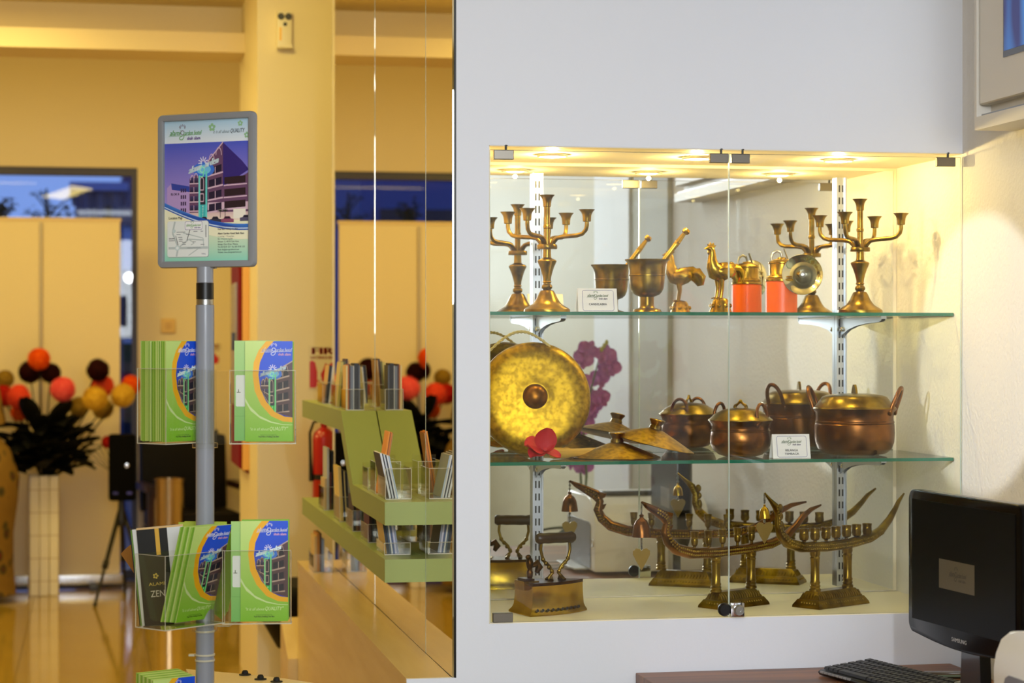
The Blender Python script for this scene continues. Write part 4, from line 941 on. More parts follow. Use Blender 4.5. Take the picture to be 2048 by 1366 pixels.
# poster print 208 x 297 mm
def hotel(P, l, X, Y, sc, green, full=True, sy=None):
    """night picture of the hotel tower; X,Y,sc map the picture's own units"""
    sy = sy or sc; i0 = len(P.q); Y0 = Y
    def q(pts): return [(X + x * sc, Y + y * sc) for x, y in pts]
    BR, LT, DK = (110, 74, 108), (222, 188, 206), (34, 26, 58)
    if not full: BR, LT, DK = (88, 62, 70), (190, 164, 150), (30, 26, 48)
    P.poly(l, q([(0, -4), (26, -4), (26, 66), (0, 58)]), BR)                        # left wing
    P.poly(l, q([(26, -6), (52, -6), (52, 74), (26, 66)]), (46, 44, 62))            # tower
    P.poly(l, q([(52, -6), (96, -4), (96, 114), (52, 84)]) if full else q([(52, -6), (108, -6), (108, 92), (52, 76)]), BR)
    if full:
        P.poly(l, q([(96, -4), (170, 0), (170, 66), (96, 44)]), BR)
        P.poly(l + 1, q([(96, 44), (170, 70), (150, 84), (96, 114)]), (52, 38, 124))
        P.poly(l + 1, q([(52, 8), (168, 8), (168, 20), (52, 20)]), LT)
    for k in range(4):
        yb = 8 + k * 14.5; P.rect(l + 1, X + 2 * sc, Y + yb * sc, X + 24 * sc, Y + (yb + 8) * sc, DK, (70, 60, 110)); P.rect(l + 1, X - 0 * sc, Y + (yb - 2) * sc, X + 26 * sc, Y + yb * sc, LT)
        P.rect(l + 2, X + 12 * sc, Y + yb * sc, X + 13.4 * sc, Y + (yb + 8) * sc, LT)
        yb2 = 6 + k * 19; P.poly(l + 1, q([(56, yb2), (92, yb2 + 3 + k), (92, yb2 + 14 + k), (56, yb2 + 11)]), DK); P.poly(l + 1, q([(52, yb2 - 3), (96, yb2 + k), (96, yb2 + 2.5 + k), (52, yb2 - 0.5)]), LT)
        P.poly(l + 2, q([(73, yb2 + 1.5), (75, yb2 + 1.6), (75, yb2 + 13), (73, yb2 + 12.8)]), LT)
        if full and k < 3: P.poly(l + 1, q([(100, yb2 + 4), (160, yb2 + 6), (160, yb2 + 17), (100, yb2 + 15)]), (44, 26, 40)); P.poly(l + 1, q([(98, yb2 + 1), (164, yb2 + 3), (164, yb2 + 5), (98, yb2 + 3)]), LT)
    for cx_, cy_, r in (((8, 58, 5), (19, 61, 5), (64, 86, 8), (84, 96, 8)) if full else ((8, 56, 5), (19, 59, 5), (64, 70, 7), (84, 76, 7))):
        P.line(l + 3, [(X + (cx_ + r * math.cos(i * PI / 8)) * sc, Y + (cy_ + r * math.sin(i * PI / 8) * 1.5 - 2) * sc) for i in range(9)], 1.6 * sc, LT)
    P.line(l + 3, q([(36 + 5 * math.cos(i * PI / 8), 54 + 6 * math.sin(i * PI / 8)) for i in range(9)] + [(31, 40), (41, 40), (41, 54)]), 1.6 * sc, LT)
    P.line(l + 3, q([(31, 34), (41, 34), (41, 22), (31, 22), (31, 34)]), 1.6 * sc, LT)
    P.poly(l + 2, q([(26, -6), (31, -6), (31, 64), (26, 62)]), green[0]); P.poly(l + 2, q([(46, -4), (51, -4), (51, 70), (46, 69)]), green[0])
    P.poly(l + 2, q([(31, -5), (46, -5), (46, 17), (31, 17)]), green[1])
    for i, ch in enumerate('HOTEL'): P.text(l + 3, ch, X + 38.5 * sc, Y + (12.5 - 4.2 * i) * sc, 3.2 * sc, (235, 250, 240), align='C', bold=0.3 * sc)
    P.line(l + 3, q([(52, 84), (96, 114)] if full else [(52, 76), (108, 92)]), 2.2 * sc, LT)
    P.q[i0:] = [(a, [(x, Y0 + (y - Y0) * sy / sc) for x, y in pts], c) for a, pts, c in P.q[i0:]]
    logo_neon(P, l + 3, X + 6 * sc, Y + 64 * sy, 70 * sc)
def logo_neon(P, l, x, y, w):
    k = w / 100
    for x0, r, c in ((36, 26, (60, 120, 226)), (36, 17, (120, 200, 240))): P.disc(l - 2, x + (x0 + 14) * k, y + 18 * k, r * k, c, 18, 1.7)
    j = len(P.q)
    P.text(l, 'alami', x - 14 * k, y + 2 * k, 24 * k, (232, 250, 255), width=50 * k, shear=0.2, bold=4 * k); P.text(l, 'arden', x + 52 * k, y + 2 * k, 24 * k, (232, 250, 255), width=54 * k, shear=0.2, bold=4 * k)
    P.q[j:] = [(a, [(u, v + (u - x) * 0.30 + 6 * k) for u, v in pts], c) for a, pts, c in P.q[j:]]
    P.line(l + 1, [(x + (44 + 9 * math.cos(i * PI / 6)) * k, y + (18 + 10 * math.sin(i * PI / 6)) * k) for i in range(13)], 4 * k, (170, 255, 220))
    P.line(l + 1, [(x + 52 * k, y + 20 * k), (x + 48 * k, y - 6 * k), (x + 36 * k, y - 6 * k)], 4 * k, (120, 240, 190))
    for i in range(7):
        a_ = PI / 2 + (i - 3) * 0.6; P.line(l + 1, [(x + (48 + 6 * math.cos(a_)) * k, y + (44 + 4 * math.sin(a_)) * k), (x + (48 + 20 * math.cos(a_)) * k, y + (44 + 20 * math.sin(a_)) * k)], 3 * k, (246, 240, 255))
P = Print(); PW, PH = 209.0, 297.0
P.rect(0, 0, 0, PW, PH, (240, 246, 250), (176, 216, 238))
P.rect(1, 0, 84, PW, 250, (190, 160, 220), (76, 92, 206))                       # evening sky
P.rect(1, 0, 250, PW, 297, (236, 243, 250), (176, 214, 238))
P.rect(2, 0, 0, PW, 84, (150, 222, 196), (252, 246, 206))                       # pale foot
# block building and tower
P.poly(2, [(6, 100), (62, 92), (62, 158), (18, 166), (6, 156)], (190, 158, 214)); P.poly(3, [(18, 152), (62, 146), (62, 158), (16, 166)], (50, 70, 168))
for i in range(4): 
    for j in range(3): P.rect(3, 40 + j * 5, 104 + i * 14, 43.5 + j * 5, 112 + i * 14, (60, 44, 84))
P.text(4, 'BLOK B', 15, 140, 5, (40, 30, 60), width=21, bold=0.5)
hotel(P, 3, 62, 96, 0.86, ((110, 220, 214), (66, 190, 190)), True, 1.34)
P.rect(3, 62, 84, PW, 102, (250, 232, 206), (226, 190, 190))
P.rect(4, 84, 86, 104, 104, (226, 148, 120), (240, 180, 150)); P.rect(4, 170, 88, 200, 108, (250, 242, 224))
for i, (x, c) in enumerate(((60, (40, 36, 52)), (86, (60, 40, 50)), (112, (52, 54, 76)), (140, (150, 80, 110)), (186, (90, 84, 110)))):
    w = 22 + 3 * i; y = 80 + (i == 4) * 2
    P.poly(5, [(x, y), (x + w, y), (x + w, y + 7), (x + w * 0.8, y + 8), (x + w * 0.68, y + 13), (x + w * 0.3, y + 13), (x + w * 0.18, y + 8), (x, y + 7)], c); P.poly(6, [(x + w * 0.25, y + 8), (x + w * 0.75, y + 8), (x + w * 0.65, y + 12), (x + w * 0.33, y + 12)], (30, 30, 50))
for x in (138, 150):
    for i in range(7): P.line(6, [(x, 104), (x + 7 * math.cos(i * 0.5), 104 + 6 * math.sin(i * 0.5))], 1.2, (40, 50, 40))
    P.line(6, [(x, 90), (x, 104)], 1.4, (60, 50, 40))
sw = lambda x, o: 84 + o - 26 * math.sin(min(1, x / PW * 0.62 + 0.02) * PI * 0.86) + 24 * (1 - x / PW) ** 2
N = 16
xs = [PW * i / N for i in range(N + 1)]
P.poly(7, [(x, sw(x, 18)) for x in xs] + [(x, sw(x, 5)) for x in reversed(xs)], [(66, 130, 214)] * (N + 1) + [(34, 84, 180)] * (N + 1))
P.poly(8, [(x, sw(x, 10)) for x in xs] + [(x, sw(x, 7.5)) for x in reversed(xs)], (206, 226, 246))
P.poly(7, [(x, sw(x, 5)) for x in xs] + [(x, min(sw(x, -14), 84)) for x in reversed(xs)], [(250, 246, 210)] * (2 * N + 2))
P.text(9, 'Location Map', 10, 89, 6, (60, 60, 60), width=34, bold=0.5)
P.poly(9, rrect(8, 8, 110, 84, 5), (150, 160, 160)); P.poly(10, rrect(7, 9, 109, 85, 5), (240, 244, 240))
for pts, w in (([(10, 28), (108, 28)], 5), ([(26, 84), (20, 60), (34, 30), (30, 10)], 4), ([(34, 28), (60, 46), (98, 44)], 3), ([(60, 46), (74, 38), (66, 34)], 2), ([(60, 12), (84, 26), (106, 28)], 2), ([(46, 60), (96, 48), (98, 28)], 2)): P.line(11, pts, w, (196, 206, 204))
P.disc(12, 32, 28, 6, (206, 222, 222)); P.disc(13, 32, 28, 3.4, (242, 248, 246)); P.disc(12, 24, 64, 4, (206, 222, 222))
P.line(13, [(56, 44), (64, 68)], 1.5, (40, 40, 50)); P.line(13, [(103, 50), (103, 76)], 1.6, (60, 60, 66)); P.line(13, [(28, 54), (34, 34)], 1.2, (60, 60, 66))
P.poly(12, rrect(51, 66, 94, 84, 3), (150, 130, 180)); P.poly(13, rrect(51.8, 66.8, 93.2, 83.2, 3), (250, 250, 250)); logo(P, 54, 74, 36, LOGO_G, LOGO_P, LOGO_G, 14)
for x, y, w in ((30, 61, 22), (30, 56, 10), (34, 50, 10), (36, 46, 9), (36, 42, 9), (11, 47, 14), (11, 43, 14), (54, 56, 10), (72, 62, 10), (90, 62, 6), (44, 39, 10), (44, 35, 9), (70, 40, 8), (90, 34, 9)): P.rect(13, x, y, x + w, y + 1.3, (130, 134, 140))
P.text(13, 'Lebuhraya Persekutuan', 56, 27, 2.6, (80, 80, 90), width=34); P.text(13, 'Subang', 92, 14, 3, (60, 60, 110), width=10)
P.text(13, 'Shah Alam', 11, 47, 3, (50, 50, 60), width=14)
for i, (s_, b_, w_) in enumerate((('owned and managed by', 0, 42), ('Peak Matra Holdings Sdn Bhd', 0.4, 48))): P.text(9, s_, 132, 70 - i * 5.5, 3.4, (90, 90, 90) if not b_ else (50, 50, 60), width=w_, bold=b_)
for i, (s_, b_, w_) in enumerate((('Alami Garden Hotel Shah Alam', 0.5, 64), ('1, Lorong 1, Pinang Jaya,', 0, 40), ('No. 2 Persiaran Sepadu', 0, 36), ('Seksyen 15, 40150 Shah Alam,', 0, 52), ('Selangor Darul Ehsan, Malaysia.', 0, 50), ('Tel: 603 5518 1233   Fax: 603 5518 1235', 0, 66), ('Email: info@alamigardenhotel.com', 0, 52), ('Website: www.alamigardenhotel.com', 0, 58))): P.text(9, s_, 132, 55 - i * 5.6, 3.6 if i else 4.0, (60, 60, 66), width=w_, bold=b_)
logo(P, 12, 267, 78, LOGO_G, LOGO_P, (120, 90, 110), 8); P.text(8, 'it is all about', 120, 268, 7, (90, 110, 110), width=40, shear=0.3); P.text(8, 'QUALITY', 162, 268, 9, (70, 80, 90), width=34, shear=0.25, bold=0.3)
for x, y, r in ((118, 281, 9), (187, 287, 6.5), (203, 262, 7)):
    for i in range(5):
        a_ = i * 2 * PI / 5 + 0.3; P.disc(8, x + r * 0.6 * math.cos(a_), y + r * 0.6 * math.sin(a_), r * 0.38, (150, 196, 150), 10)
P.q = [(l, [(min(max(x, 0), PW), min(max(y, 0), PH)) for x, y in pts], c) for l, pts, c in P.q]
P.build('poster', st, INKG, T=FRT @ TR(0, 0.0008, 0) @ Matrix.Diagonal((0.998, 1, 0.898 if False else 1.0, 1)), ox=PW / 2, oz=PH / 2)

# clear pockets: each is a box of thin sheets (front, back, two sides, floor), open at the top
def pocket(par, T, w, d, h, name='pocket'):
    mb = MB(); th = 0.0016
    mb.box(0, w, -th, 0, 0, h, T); mb.box(0, w, d, d + th, 0, h * 1.0, T); mb.box(-th, 0, -th, d + th, 0, h, T); mb.box(w, w + th, -th, d + th, 0, h, T); mb.box(-th, w + th, -th, d + th, -th, 0, T)
    p = mb.build(name, ACRYL, par)
    mb = MB(); e = 0.0009
    mb.box(-th, w + th, -th, -th + e, h, h + e, T); mb.box(-th, -th + e, -th - e, -th, 0, h, T); mb.box(w + th - e, w + th, -th - e, -th, 0, h, T); mb.box(-th, w + th, -th - e, -th, -th, 0.0005, T); mb.box(-th - e, -th, -th, d + th, -th, 0.0006, T); mb.box(w + th, w + th + e, -th, d + th, -th, 0.0006, T); mb.box(-th - e, -th, d, d + th, 0, h, T); mb.box(-th - e, -th, -th, d + th, h, h + e, T)
    mb.build('polished_rim', ACRYL_E, p)['kind'] = 'stuff'
    return p
def sleeve(z0, z1):
    mb = MB()
    for i in range(10):
        a_ = R(200 + 16 * i); mb.lathe([(0.0022, z0), (0.0022, z1)], 8, TR(0.0245 * math.cos(a_), 0.0245 * math.sin(a_), 0))
    s_ = mb.build('ribbed_sleeve', ACRYL, st); s_['kind'] = 'stuff'
    mb = MB(); mb.lathe([(0.0197, z0 - 0.010), (0.027, z0 - 0.010), (0.027, z0), (0.0197, z0)], 32); mb.build('sleeve_collar', ACRYL, st)
    return s_

# brochures
GA, GB = (206, 232, 134), (132, 198, 40)
LEAFE = [mat('brochure_edge_green_%s' % n, c, 0.5) for n, c in (('pale', (212, 234, 144)), ('mid', (176, 216, 92)), ('dark', (132, 186, 56)))]
BACKM = mat('brochure_green', (152, 198, 66), 0.4)
def cover(P):
    W_, H_ = 99.0, 210.0
    P.rect(0, 0, 0, W_, H_, GB, GA)
    c_ = [(60, 210), (42, 190), (31, 165), (28, 140), (32, 110), (44, 84), (62, 62), (82, 52), (99, 50)]
    o_ = [(44, 210), (28, 190), (18, 165), (16, 140), (20, 106), (33, 77), (54, 53), (78, 42), (99, 40)]
    P.poly(1, o_ + list(reversed(c_)), (250, 184, 24))
    w_ = [(0, 92), (10, 74), (30, 54), (54, 42), (78, 36), (99, 35)]; v_ = [(0, 84), (12, 64), (32, 48), (54, 39), (78, 34.5), (99, 34)]
    P.poly(1, w_ + list(reversed(v_)), (214, 236, 170))
    P.poly(1, c_ + [(99, 210)], [(40, 84, 220) if y > 120 else (52, 62, 170) for x, y in c_] + [(24, 84, 224)])
    P.poly(2, [(34, 106), (48, 90), (60, 106), (60, 64), (48, 80)], (40, 34, 70))
    q0 = len(P.q); hotel(P, 2, 33, 54, 0.62, ((130, 226, 150), (40, 190, 70)), False, 1.24)
    cc = c_ + [(99, 50)]
    def floor_y(x):
        for (xa, ya), (xb, yb) in zip(c_[3:], c_[4:]):
            if xa <= x <= xb: return ya + (yb - ya) * (x - xa) / (xb - xa)
        return 140 if x < 28 else 50
    P.q[q0:] = [(l, [(min(max(x, 29), 99), min(max(y, floor_y(min(max(x, 29), 99))), 208)) for x, y in pts], c) for l, pts, c in P.q[q0:]]
    logo(P, 34, 188, 62, (238, 240, 250), (226, 170, 200), (236, 236, 250), 7)
    P.text(3, '"it is all about', 9, 23, 6, (226, 244, 186), width=40, shear=0.3); P.text(3, 'QUALITY"', 50, 23, 8, (232, 248, 190), width=38, shear=0.25)
    P.text(3, 'owned and managed by', 32, 12.5, 2.6, (60, 96, 30), width=34); P.text(3, 'Peak Matra Holdings Sdn Bhd', 28, 8.5, 3, (26, 40, 20), width=42, bold=0.3)
COVER = {}
def brochure(lab, T, printed=False, thick=0.0012, group='hotel brochures in the stand', edge=None, flap=False):
    """folded leaflet; local x 0..0.099, z 0..0.21, front face at y = 0"""
    t = thing('brochure', lab, 'brochure', group=group)
    t.matrix_world = TR(*STX) @ RZ(-TH) @ T
    key = ('leaf', thick, edge)
    if key not in COVER:
        mb = MB(); mb.box(0, 0.099, 0, thick, 0, 0.210); o = mb.build('folded_sheet', edge or BACKM, t); COVER[key] = o.data
    else: link('folded_sheet', COVER[key], t)
    if printed:
        if 'cover' not in COVER:
            P = Print(); cover(P); COVER['cover'] = P.build('cover_print', t).data
        else: link('cover_print', COVER['cover'], t)
    if flap:
        if 'flap' not in COVER:
            P = Print(); P.rect(0, 0, 0, 99, 210, (124, 196, 104), (176, 216, 128)); P.poly(1, rrect(3, 72, 40, 138, 3), (236, 240, 240)); P.rect(2, 5, 101, 13, 102.5, (90, 100, 80)); P.rect(2, 8, 102, 9.4, 108, (60, 80, 40)); P.line(2, [(0, 52), (99, 52)], 0.5, (100, 160, 80))
            COVER['flap'] = P.build('flap_print', t).data
        else: link('flap_print', COVER['flap'], t)
    return t
zt1 = S(410, 884).z      # floor of the upper pockets
zt2a, zt2b = S(335, 1256).z, S(520, 1243).z
# upper tier, left pocket turned to the right
T1 = TR(*S(332, 884, -0.06)) @ RZ(R(52))
pocket(st, T1 @ TR(-0.003, -0.0022, -0.004), 0.106, 0.083, 0.156)
sleeve(zt1 - 0.002, zt1 + 0.153)
for i in range(24):
    d_ = 0.0031 * i + (0.004 if i > 13 else 0)
    brochure('green hotel brochure with its printed cover, front of the full upper pocket' if i == 0 else 'green brochure in the thick stack in the upper pocket left of the pole', T1 @ TR(0, d_, rnd.uniform(-0.0008, 0.001) if i else 0), i == 0, 0.0026, 'brochures stacked in the full upper pocket' if i else 'hotel brochures with printed covers', LEAFE[(i * 7 + i // 3) % 3])
# upper tier, right pocket facing the viewer
T2 = TR(*S(490, 883, -0.04)) @ RZ(R(4))
pocket(st, T2 @ TR(-0.030, -0.002, -0.004), 0.134, 0.026, 0.152)
brochure('green hotel brochure with its printed cover, in the upper pocket right of the pole', T2, True, 0.002, 'hotel brochures with printed covers', LEAFE[1])
brochure('green brochure showing a white label on its edge, behind the upper right cover', T2 @ TR(-0.0225, 0.006, 0.001), False, 0.002, 'hotel brochures with printed covers', LEAFE[1], True)
for i in range(3): brochure('green brochure tucked behind the front ones in the upper right pocket', T2 @ TR(0.002, 0.0095 + 0.004 * i, -0.001), False, 0.002, 'brochures behind the upper right cover', LEAFE[2])
mb = MB(); mb.box(S(424, 0).x, S(458, 0).x, -0.030, -0.028, zt1 - 0.004, zt1 + 0.15); mb.build('link_plate', ACRYL, st)
# lower tier, left pocket
T3 = TR(*S(333, 1256, -0.16)) @ RZ(R(50))
pocket(st, T3 @ TR(-0.006, -0.0022, -0.004), 0.160, 0.088, 0.150)
sleeve(zt2a + 0.004, zt2a + 0.158)
lean = RX(R(17))
for i in range(9):
    brochure('green hotel brochure with its printed cover, leaning in the lower left pocket' if i == 0 else 'green brochure leaning in the lower left pocket behind the printed one', T3 @ TR(0.066 - 0.0015 * i, 0.047 + 0.0040 * i, 0.0) @ lean, i == 0, 0.0024, 'brochures leaning in the lower left pocket' if i else 'hotel brochures with printed covers', LEAFE[(i * 5) % 3])
# striped booklets in the same pocket
def booklet(lab, T, w, h, th, face, edge, group=None, pr=None):
    t = thing('booklet', lab, 'booklet', group=group); t.matrix_world = TR(*STX) @ RZ(-TH) @ T
    mb = MB(); mb.box(0, w, 0.0004, th, 0, h); mb.build('pages', edge, t)
    P = Print(); P.rect(0, 0, 0, w * 1000, h * 1000, face)
    if pr: pr(P)
    P.build('cover_print', t)
    return t
def stripes(P):
    P.rect(1, 64, 0, 98, 208, (232, 234, 236)); P.rect(1, 38, 0, 47, 208, (226, 176, 60)); P.rect(1, 0, 204, 98, 208, (230, 190, 130))
    P.rect(2, 2, 0, 60, 148, (26, 22, 20)); P.text(3, 'ZEN', 18, 60, 14, (226, 220, 200), width=30); P.text(3, 'ALAMI', 16, 84, 7, (220, 190, 80), width=34)
    for i in range(5): P.disc(3, 32 + 4 * math.cos(i * 1.26), 104 + 4 * math.sin(i * 1.26), 2.2, (220, 190, 80), 8)
TB = TR(*S(291, 1252, 0.026)) @ RZ(R(3))
booklet('black booklet with gold and white stripes in the lower left pocket', TB @ RY(R(-5)) @ TR(0, -0.012, 0.001), 0.098, 0.208, 0.003, (12, 12, 12), mat('white_paper_edge', (228, 226, 220), 0.6), None, stripes)
booklet('white edged booklet behind the striped black one', TB @ TR(-0.006, -0.007, 0.0) @ RY(R(-6)), 0.098, 0.206, 0.003, (224, 224, 220), mat('white_paper_edge', (228, 226, 220), 0.6))
booklet('narrow green booklet behind the white edged one', TB @ TR(-0.010, -0.002, 0.0) @ RY(R(-6)), 0.098, 0.204, 0.003, (110, 150, 60), LEAFE[2])
booklet('thin black folder at the back of the lower left pocket', TB @ TR(-0.013, 0.004, 0.0) @ RY(R(-6)), 0.098, 0.206, 0.003, (16, 16, 16), BLACK)
# brown envelopes and loose green leaflets behind the pole
BRN = mat('brown_kraft_paper', (158, 104, 44), 0.6)
TE = TR(*S(318, 1215, 0.10)) @ RZ(R(-20)) @ RY(R(-30))
for i in range(7): booklet('brown kraft envelope fanned out behind the striped booklets', TE @ TR(-0.002 * i, 0.003 * i, 0) @ RY(R(-1.5 * i)), 0.06, 0.150, 0.0012, (176, 120, 52), BRN, 'kraft envelopes behind the booklets')
YG = mat('yellow_green_paper', (178, 190, 40), 0.5)
for i, (px, py, rz, ry, lb) in enumerate(((357, 1236, 6, 0, 'yellow-green leaflet standing just left of the pole'), (366, 1234, 4, 1, 'yellow-green leaflet right behind the one left of the pole'), (395, 1238, -35, 18, 'green leaflet fanned to the right of the pole, front one'), (392, 1240, -35, 22, 'green leaflet fanned to the right of the pole, middle one'), (388, 1242, -35, 27, 'green leaflet fanned to the right of the pole, rear one'))):
    booklet(lb, TR(*S(px, py - (14 if i < 2 else 46), 0.06 + 0.005 * i)) @ RZ(R(rz)) @ RY(R(ry)), 0.09, 0.190 - 0.028 * (i > 1), 0.002, (176, 194, 44) if i < 2 else (160, 200, 60), YG if i < 2 else LEAFE[1])
booklet('yellow-green leaflet lying over the kraft envelopes', TR(*S(288, 1244, 0.088)) @ RZ(R(-10)) @ RY(R(7)), 0.09, 0.188, 0.002, (186, 192, 40), YG)
mb = MB(); T = TR(*S(300, 1250, 0.045)) @ RZ(R(-4)); pocket(st, T, 0.17, 0.07, 0.13)
# lower tier, right pocket
T4 = TR(*S(481, 1243, -0.04)) @ RZ(R(4))
pocket(st, T4 @ TR(-0.036, -0.002, -0.004), 0.140, 0.026, 0.152)
brochure('green hotel brochure with its printed cover, in the lower pocket right of the pole', T4, True, 0.002, 'hotel brochures with printed covers', LEAFE[1])
brochure('green brochure showing a white label on its edge, behind the lower right cover', T4 @ TR(-0.020, 0.006, -0.001), False, 0.002, 'hotel brochures with printed covers', LEAFE[1], True)
for i in range(3): brochure('green brochure tucked behind the front ones in the lower right pocket', T4 @ TR(0.002, 0.0095 + 0.004 * i, 0.002), False, 0.002, 'brochures behind the lower right cover', LEAFE[2])
mb = MB(); mb.box(S(424, 0).x, S(452, 0).x, -0.030, -0.028, zt2b - 0.004, zt2b + 0.148); mb.build('link_plate', ACRYL, st)
# bottom tier, tops of the brochures only
z3 = S(340, 1350).z - 0.21
T5 = TR(S(318, 0).x, -0.075, z3) @ RZ(R(38))
pocket(st, T5 @ TR(-0.003, -0.0022, -0.004), 0.106, 0.083, 0.15)
for i in range(13): brochure('green hotel brochure with its printed cover, lowest pocket' if i == 0 else 'green brochure in the lowest pocket at the foot of the picture', T5 @ TR(0, 0.0058 * i, 0.0006 * i), i == 0, 0.005, 'brochures in the lowest pocket' if i else 'hotel brochures with printed covers', LEAFE[(i * 5 + 1) % 3])
T6 = TR(S(536, 0).x, -0.05, S(540, 1361).z - 0.21) @ RZ(R(4))
pocket(st, T6 @ TR(-0.03, -0.002, -0.004), 0.134, 0.026, 0.15)
for i in range(3): brochure('pale green brochure in the lowest pocket on the right', T6 @ TR(-0.01 * i, 0.004 * i, 0.0), False, 0.003, 'brochures in the lowest right pocket', LEAFE[0])

# cream table with black dome caps behind the stand
zt = 0.748
tb = thing('round_ended_table', 'low cream table top with black dome caps behind the brochure stand', 'table', (0.30, 4.86, 0))
pts = [PZ(x, y, zt) for x, y in ((372, 1338), (430, 1343), (500, 1349), (570, 1357), (640, 1368))]
far = [(p.x - 0.30, p.y - 4.86) for p in pts]
near = [(far[-1][0] + 0.03, far[-1][1] - 0.03), (far[-1][0] + 0.02, -0.22), (far[0][0] + 0.01, -0.13)]
mb = MB(); mb.prism(far + near, zt - 0.03, zt, 'z'); mb.build('table_top', mat('cream_table_laminate', (228, 206, 160), 0.4), tb)
mb = MB(); mb.box(0.135, 0.175, -0.19, 0.02, 0, zt - 0.0302); mb.build('end_panel', BEIGE_L, tb)
for px, py in ((490, 1350), (521, 1359), (553, 1364)):
    q = PZ(px, py, zt); mb = MB(); mb.lathe([(0, 0.0002), (0.0135, 0.0002), (0.0135, 0.002), (0.0075, 0.003), (0.0072, 0.007), (0.005, 0.0105), (0, 0.0115)], 20, TR(q.x - 0.30, q.y - 4.86, zt)); mb.build('dome_cap', RUB, tb, 50)

# ---------------------------------------------------------------- clear holders and leaflets on the green shelves
PAPERS = {}
def paper(rgb):
    if rgb not in PAPERS: PAPERS[rgb] = mat('leaflet_paper_%d' % len(PAPERS), rgb, 0.5)
    return PAPERS[rgb]
def holder(lab, y0, z, dep, h, x0=0.729, x1=0.797):
    t = thing('leaflet_holder', lab, 'holder', ((x0 + x1) / 2, y0 + dep / 2, z + 0.0005)); w = (x1 - x0) / 2; d = dep / 2; th = 0.0018
    mb = MB(); mb.box(-w, w, -d, -d + th, 0, h); mb.box(-w, w, d - th, d, 0, h * 1.15); mb.box(-w, -w + th, -d + th, d - th, 0, h); mb.box(w - th, w, -d + th, d - th, 0, h); mb.box(-w + th, w - th, -d + th, d - th, 0, th)
    mb.build('clear_box', ACRYL, t)
    mb = MB(); e = 0.0012
    mb.box(-w, w, -d - 0.0002, -d + e, h, h + e); mb.box(-w, -w + e, -d - 0.0008, -d - 0.0002, 0, h); mb.box(w - e, w, -d - 0.0008, -d - 0.0002, 0, h); mb.box(-w, w, -d - 0.0008, -d - 0.0002, 0, 0.002); mb.box(-w - 0.0006, -w, -d, d, h - e, h)
    mb.build('polished_rim', ACRYL_E, t)['kind'] = 'stuff'
def leaf(lab, x, y0, z, th, dep, h, rgb, lean=0.0, back=0.0, group=None, face=None):
    """one booklet standing on edge, its thin edge towards the room"""
    t = thing('leaflet', lab, 'leaflet', (x, y0, z + 0.0025), 0, group); T = RX(-back) @ RY(lean)
    mb = MB(); mb.box(0, th, 0, dep, 0, h, T); mb.build('pages', paper(rgb), t)
    if face:
        mb = MB(); mb.box(-0.0006, -0.0001, 0.0003, dep, 0, h, T); mb.build('cover', paper(face), t)
def row(where, group, x, y0, z, dep, items, lean=0.0, back=0.0):
    for nm, th, h, rgb, face in items:
        leaf('%s %s' % (nm, where), x, y0, z, th * 0.001, dep, h, rgb, lean, back, group, face); x += th * 0.001 + 0.0006
    return x
WH, BK, GR, BL, OR, CR, MR, BR_ = (222, 224, 226), (18, 18, 24), (130, 136, 148), (120, 150, 190), (240, 150, 20), (232, 214, 150), (96, 26, 22), (120, 76, 36)
holder('clear holder at the near end of the upper green shelf, packed with leaning leaflets', 5.50, Z_S1, 0.15, 0.078)
row('in the near holder on the upper green shelf', 'leaflets in the near holder of the upper shelf', 0.741, 5.512, Z_S1, 0.13, [('white booklet', 5, 0.118, WH, (60, 62, 66)), ('thin black booklet', 2, 0.117, BK, None), ('pale grey booklet', 4, 0.115, (206, 212, 222), None), ('dark navy booklet', 2.5, 0.113, (24, 30, 54), None), ('white folded leaflet', 4, 0.112, WH, None), ('pale blue leaflet', 3, 0.111, (176, 196, 220), None)], R(-12))
holder('shallow clear holder behind the near one on the upper green shelf', 5.70, Z_S1, 0.11, 0.085)
row('in the shallow holder on the upper green shelf', 'orange leaflets of the upper shelf', 0.742, 5.715, Z_S1, 0.085, [('bright orange leaflet', 3, 0.165, OR, (246, 160, 24)), ('brown edged orange leaflet', 2, 0.162, (170, 96, 30), None), ('second orange leaflet', 3, 0.163, (226, 130, 30), None), ('tan leaflet', 2, 0.160, (190, 130, 70), None)], R(9))
holder('small empty clear tray below the sloping step of the upper green shelf', 5.86, Z_S1, 0.12, 0.06)
holder('clear holder on the raised part of the upper green shelf, next to the slope', 6.44, Z_S2, 0.12, 0.062, 0.735, 0.79)
row('in the holder next to the slope', 'booklets in the holder next to the slope', 0.738, 6.455, Z_S2, 0.09, [('cream booklet', 4, 0.132, CR, (236, 200, 130)), ('orange booklet', 3, 0.134, (206, 118, 30), None), ('maroon booklet', 4, 0.136, (70, 28, 24), None), ('grey blue booklet', 8, 0.130, (110, 118, 134), None), ('thin white booklet', 2, 0.131, WH, None), ('thick black booklet', 13, 0.138, BK, None), ('slate booklet', 4, 0.132, (90, 96, 110), None)])
holder('clear holder in the middle of the raised part of the upper green shelf', 6.72, Z_S2, 0.13, 0.07, 0.735, 0.79)
row('in the middle holder of the raised shelf part', 'booklets in the middle holder of the raised part', 0.741, 6.735, Z_S2, 0.1, [('yellow lined booklet', 8, 0.140, (206, 190, 96), (226, 206, 120)), ('olive booklet', 6, 0.142, (110, 110, 60), None), ('dark brown booklet', 6, 0.150, (60, 32, 24), None), ('sand booklet', 5, 0.146, (200, 160, 96), None)], R(5))
holder('clear holder at the far end of the raised part of the upper green shelf', 7.12, Z_S2, 0.16, 0.07, 0.735, 0.79)
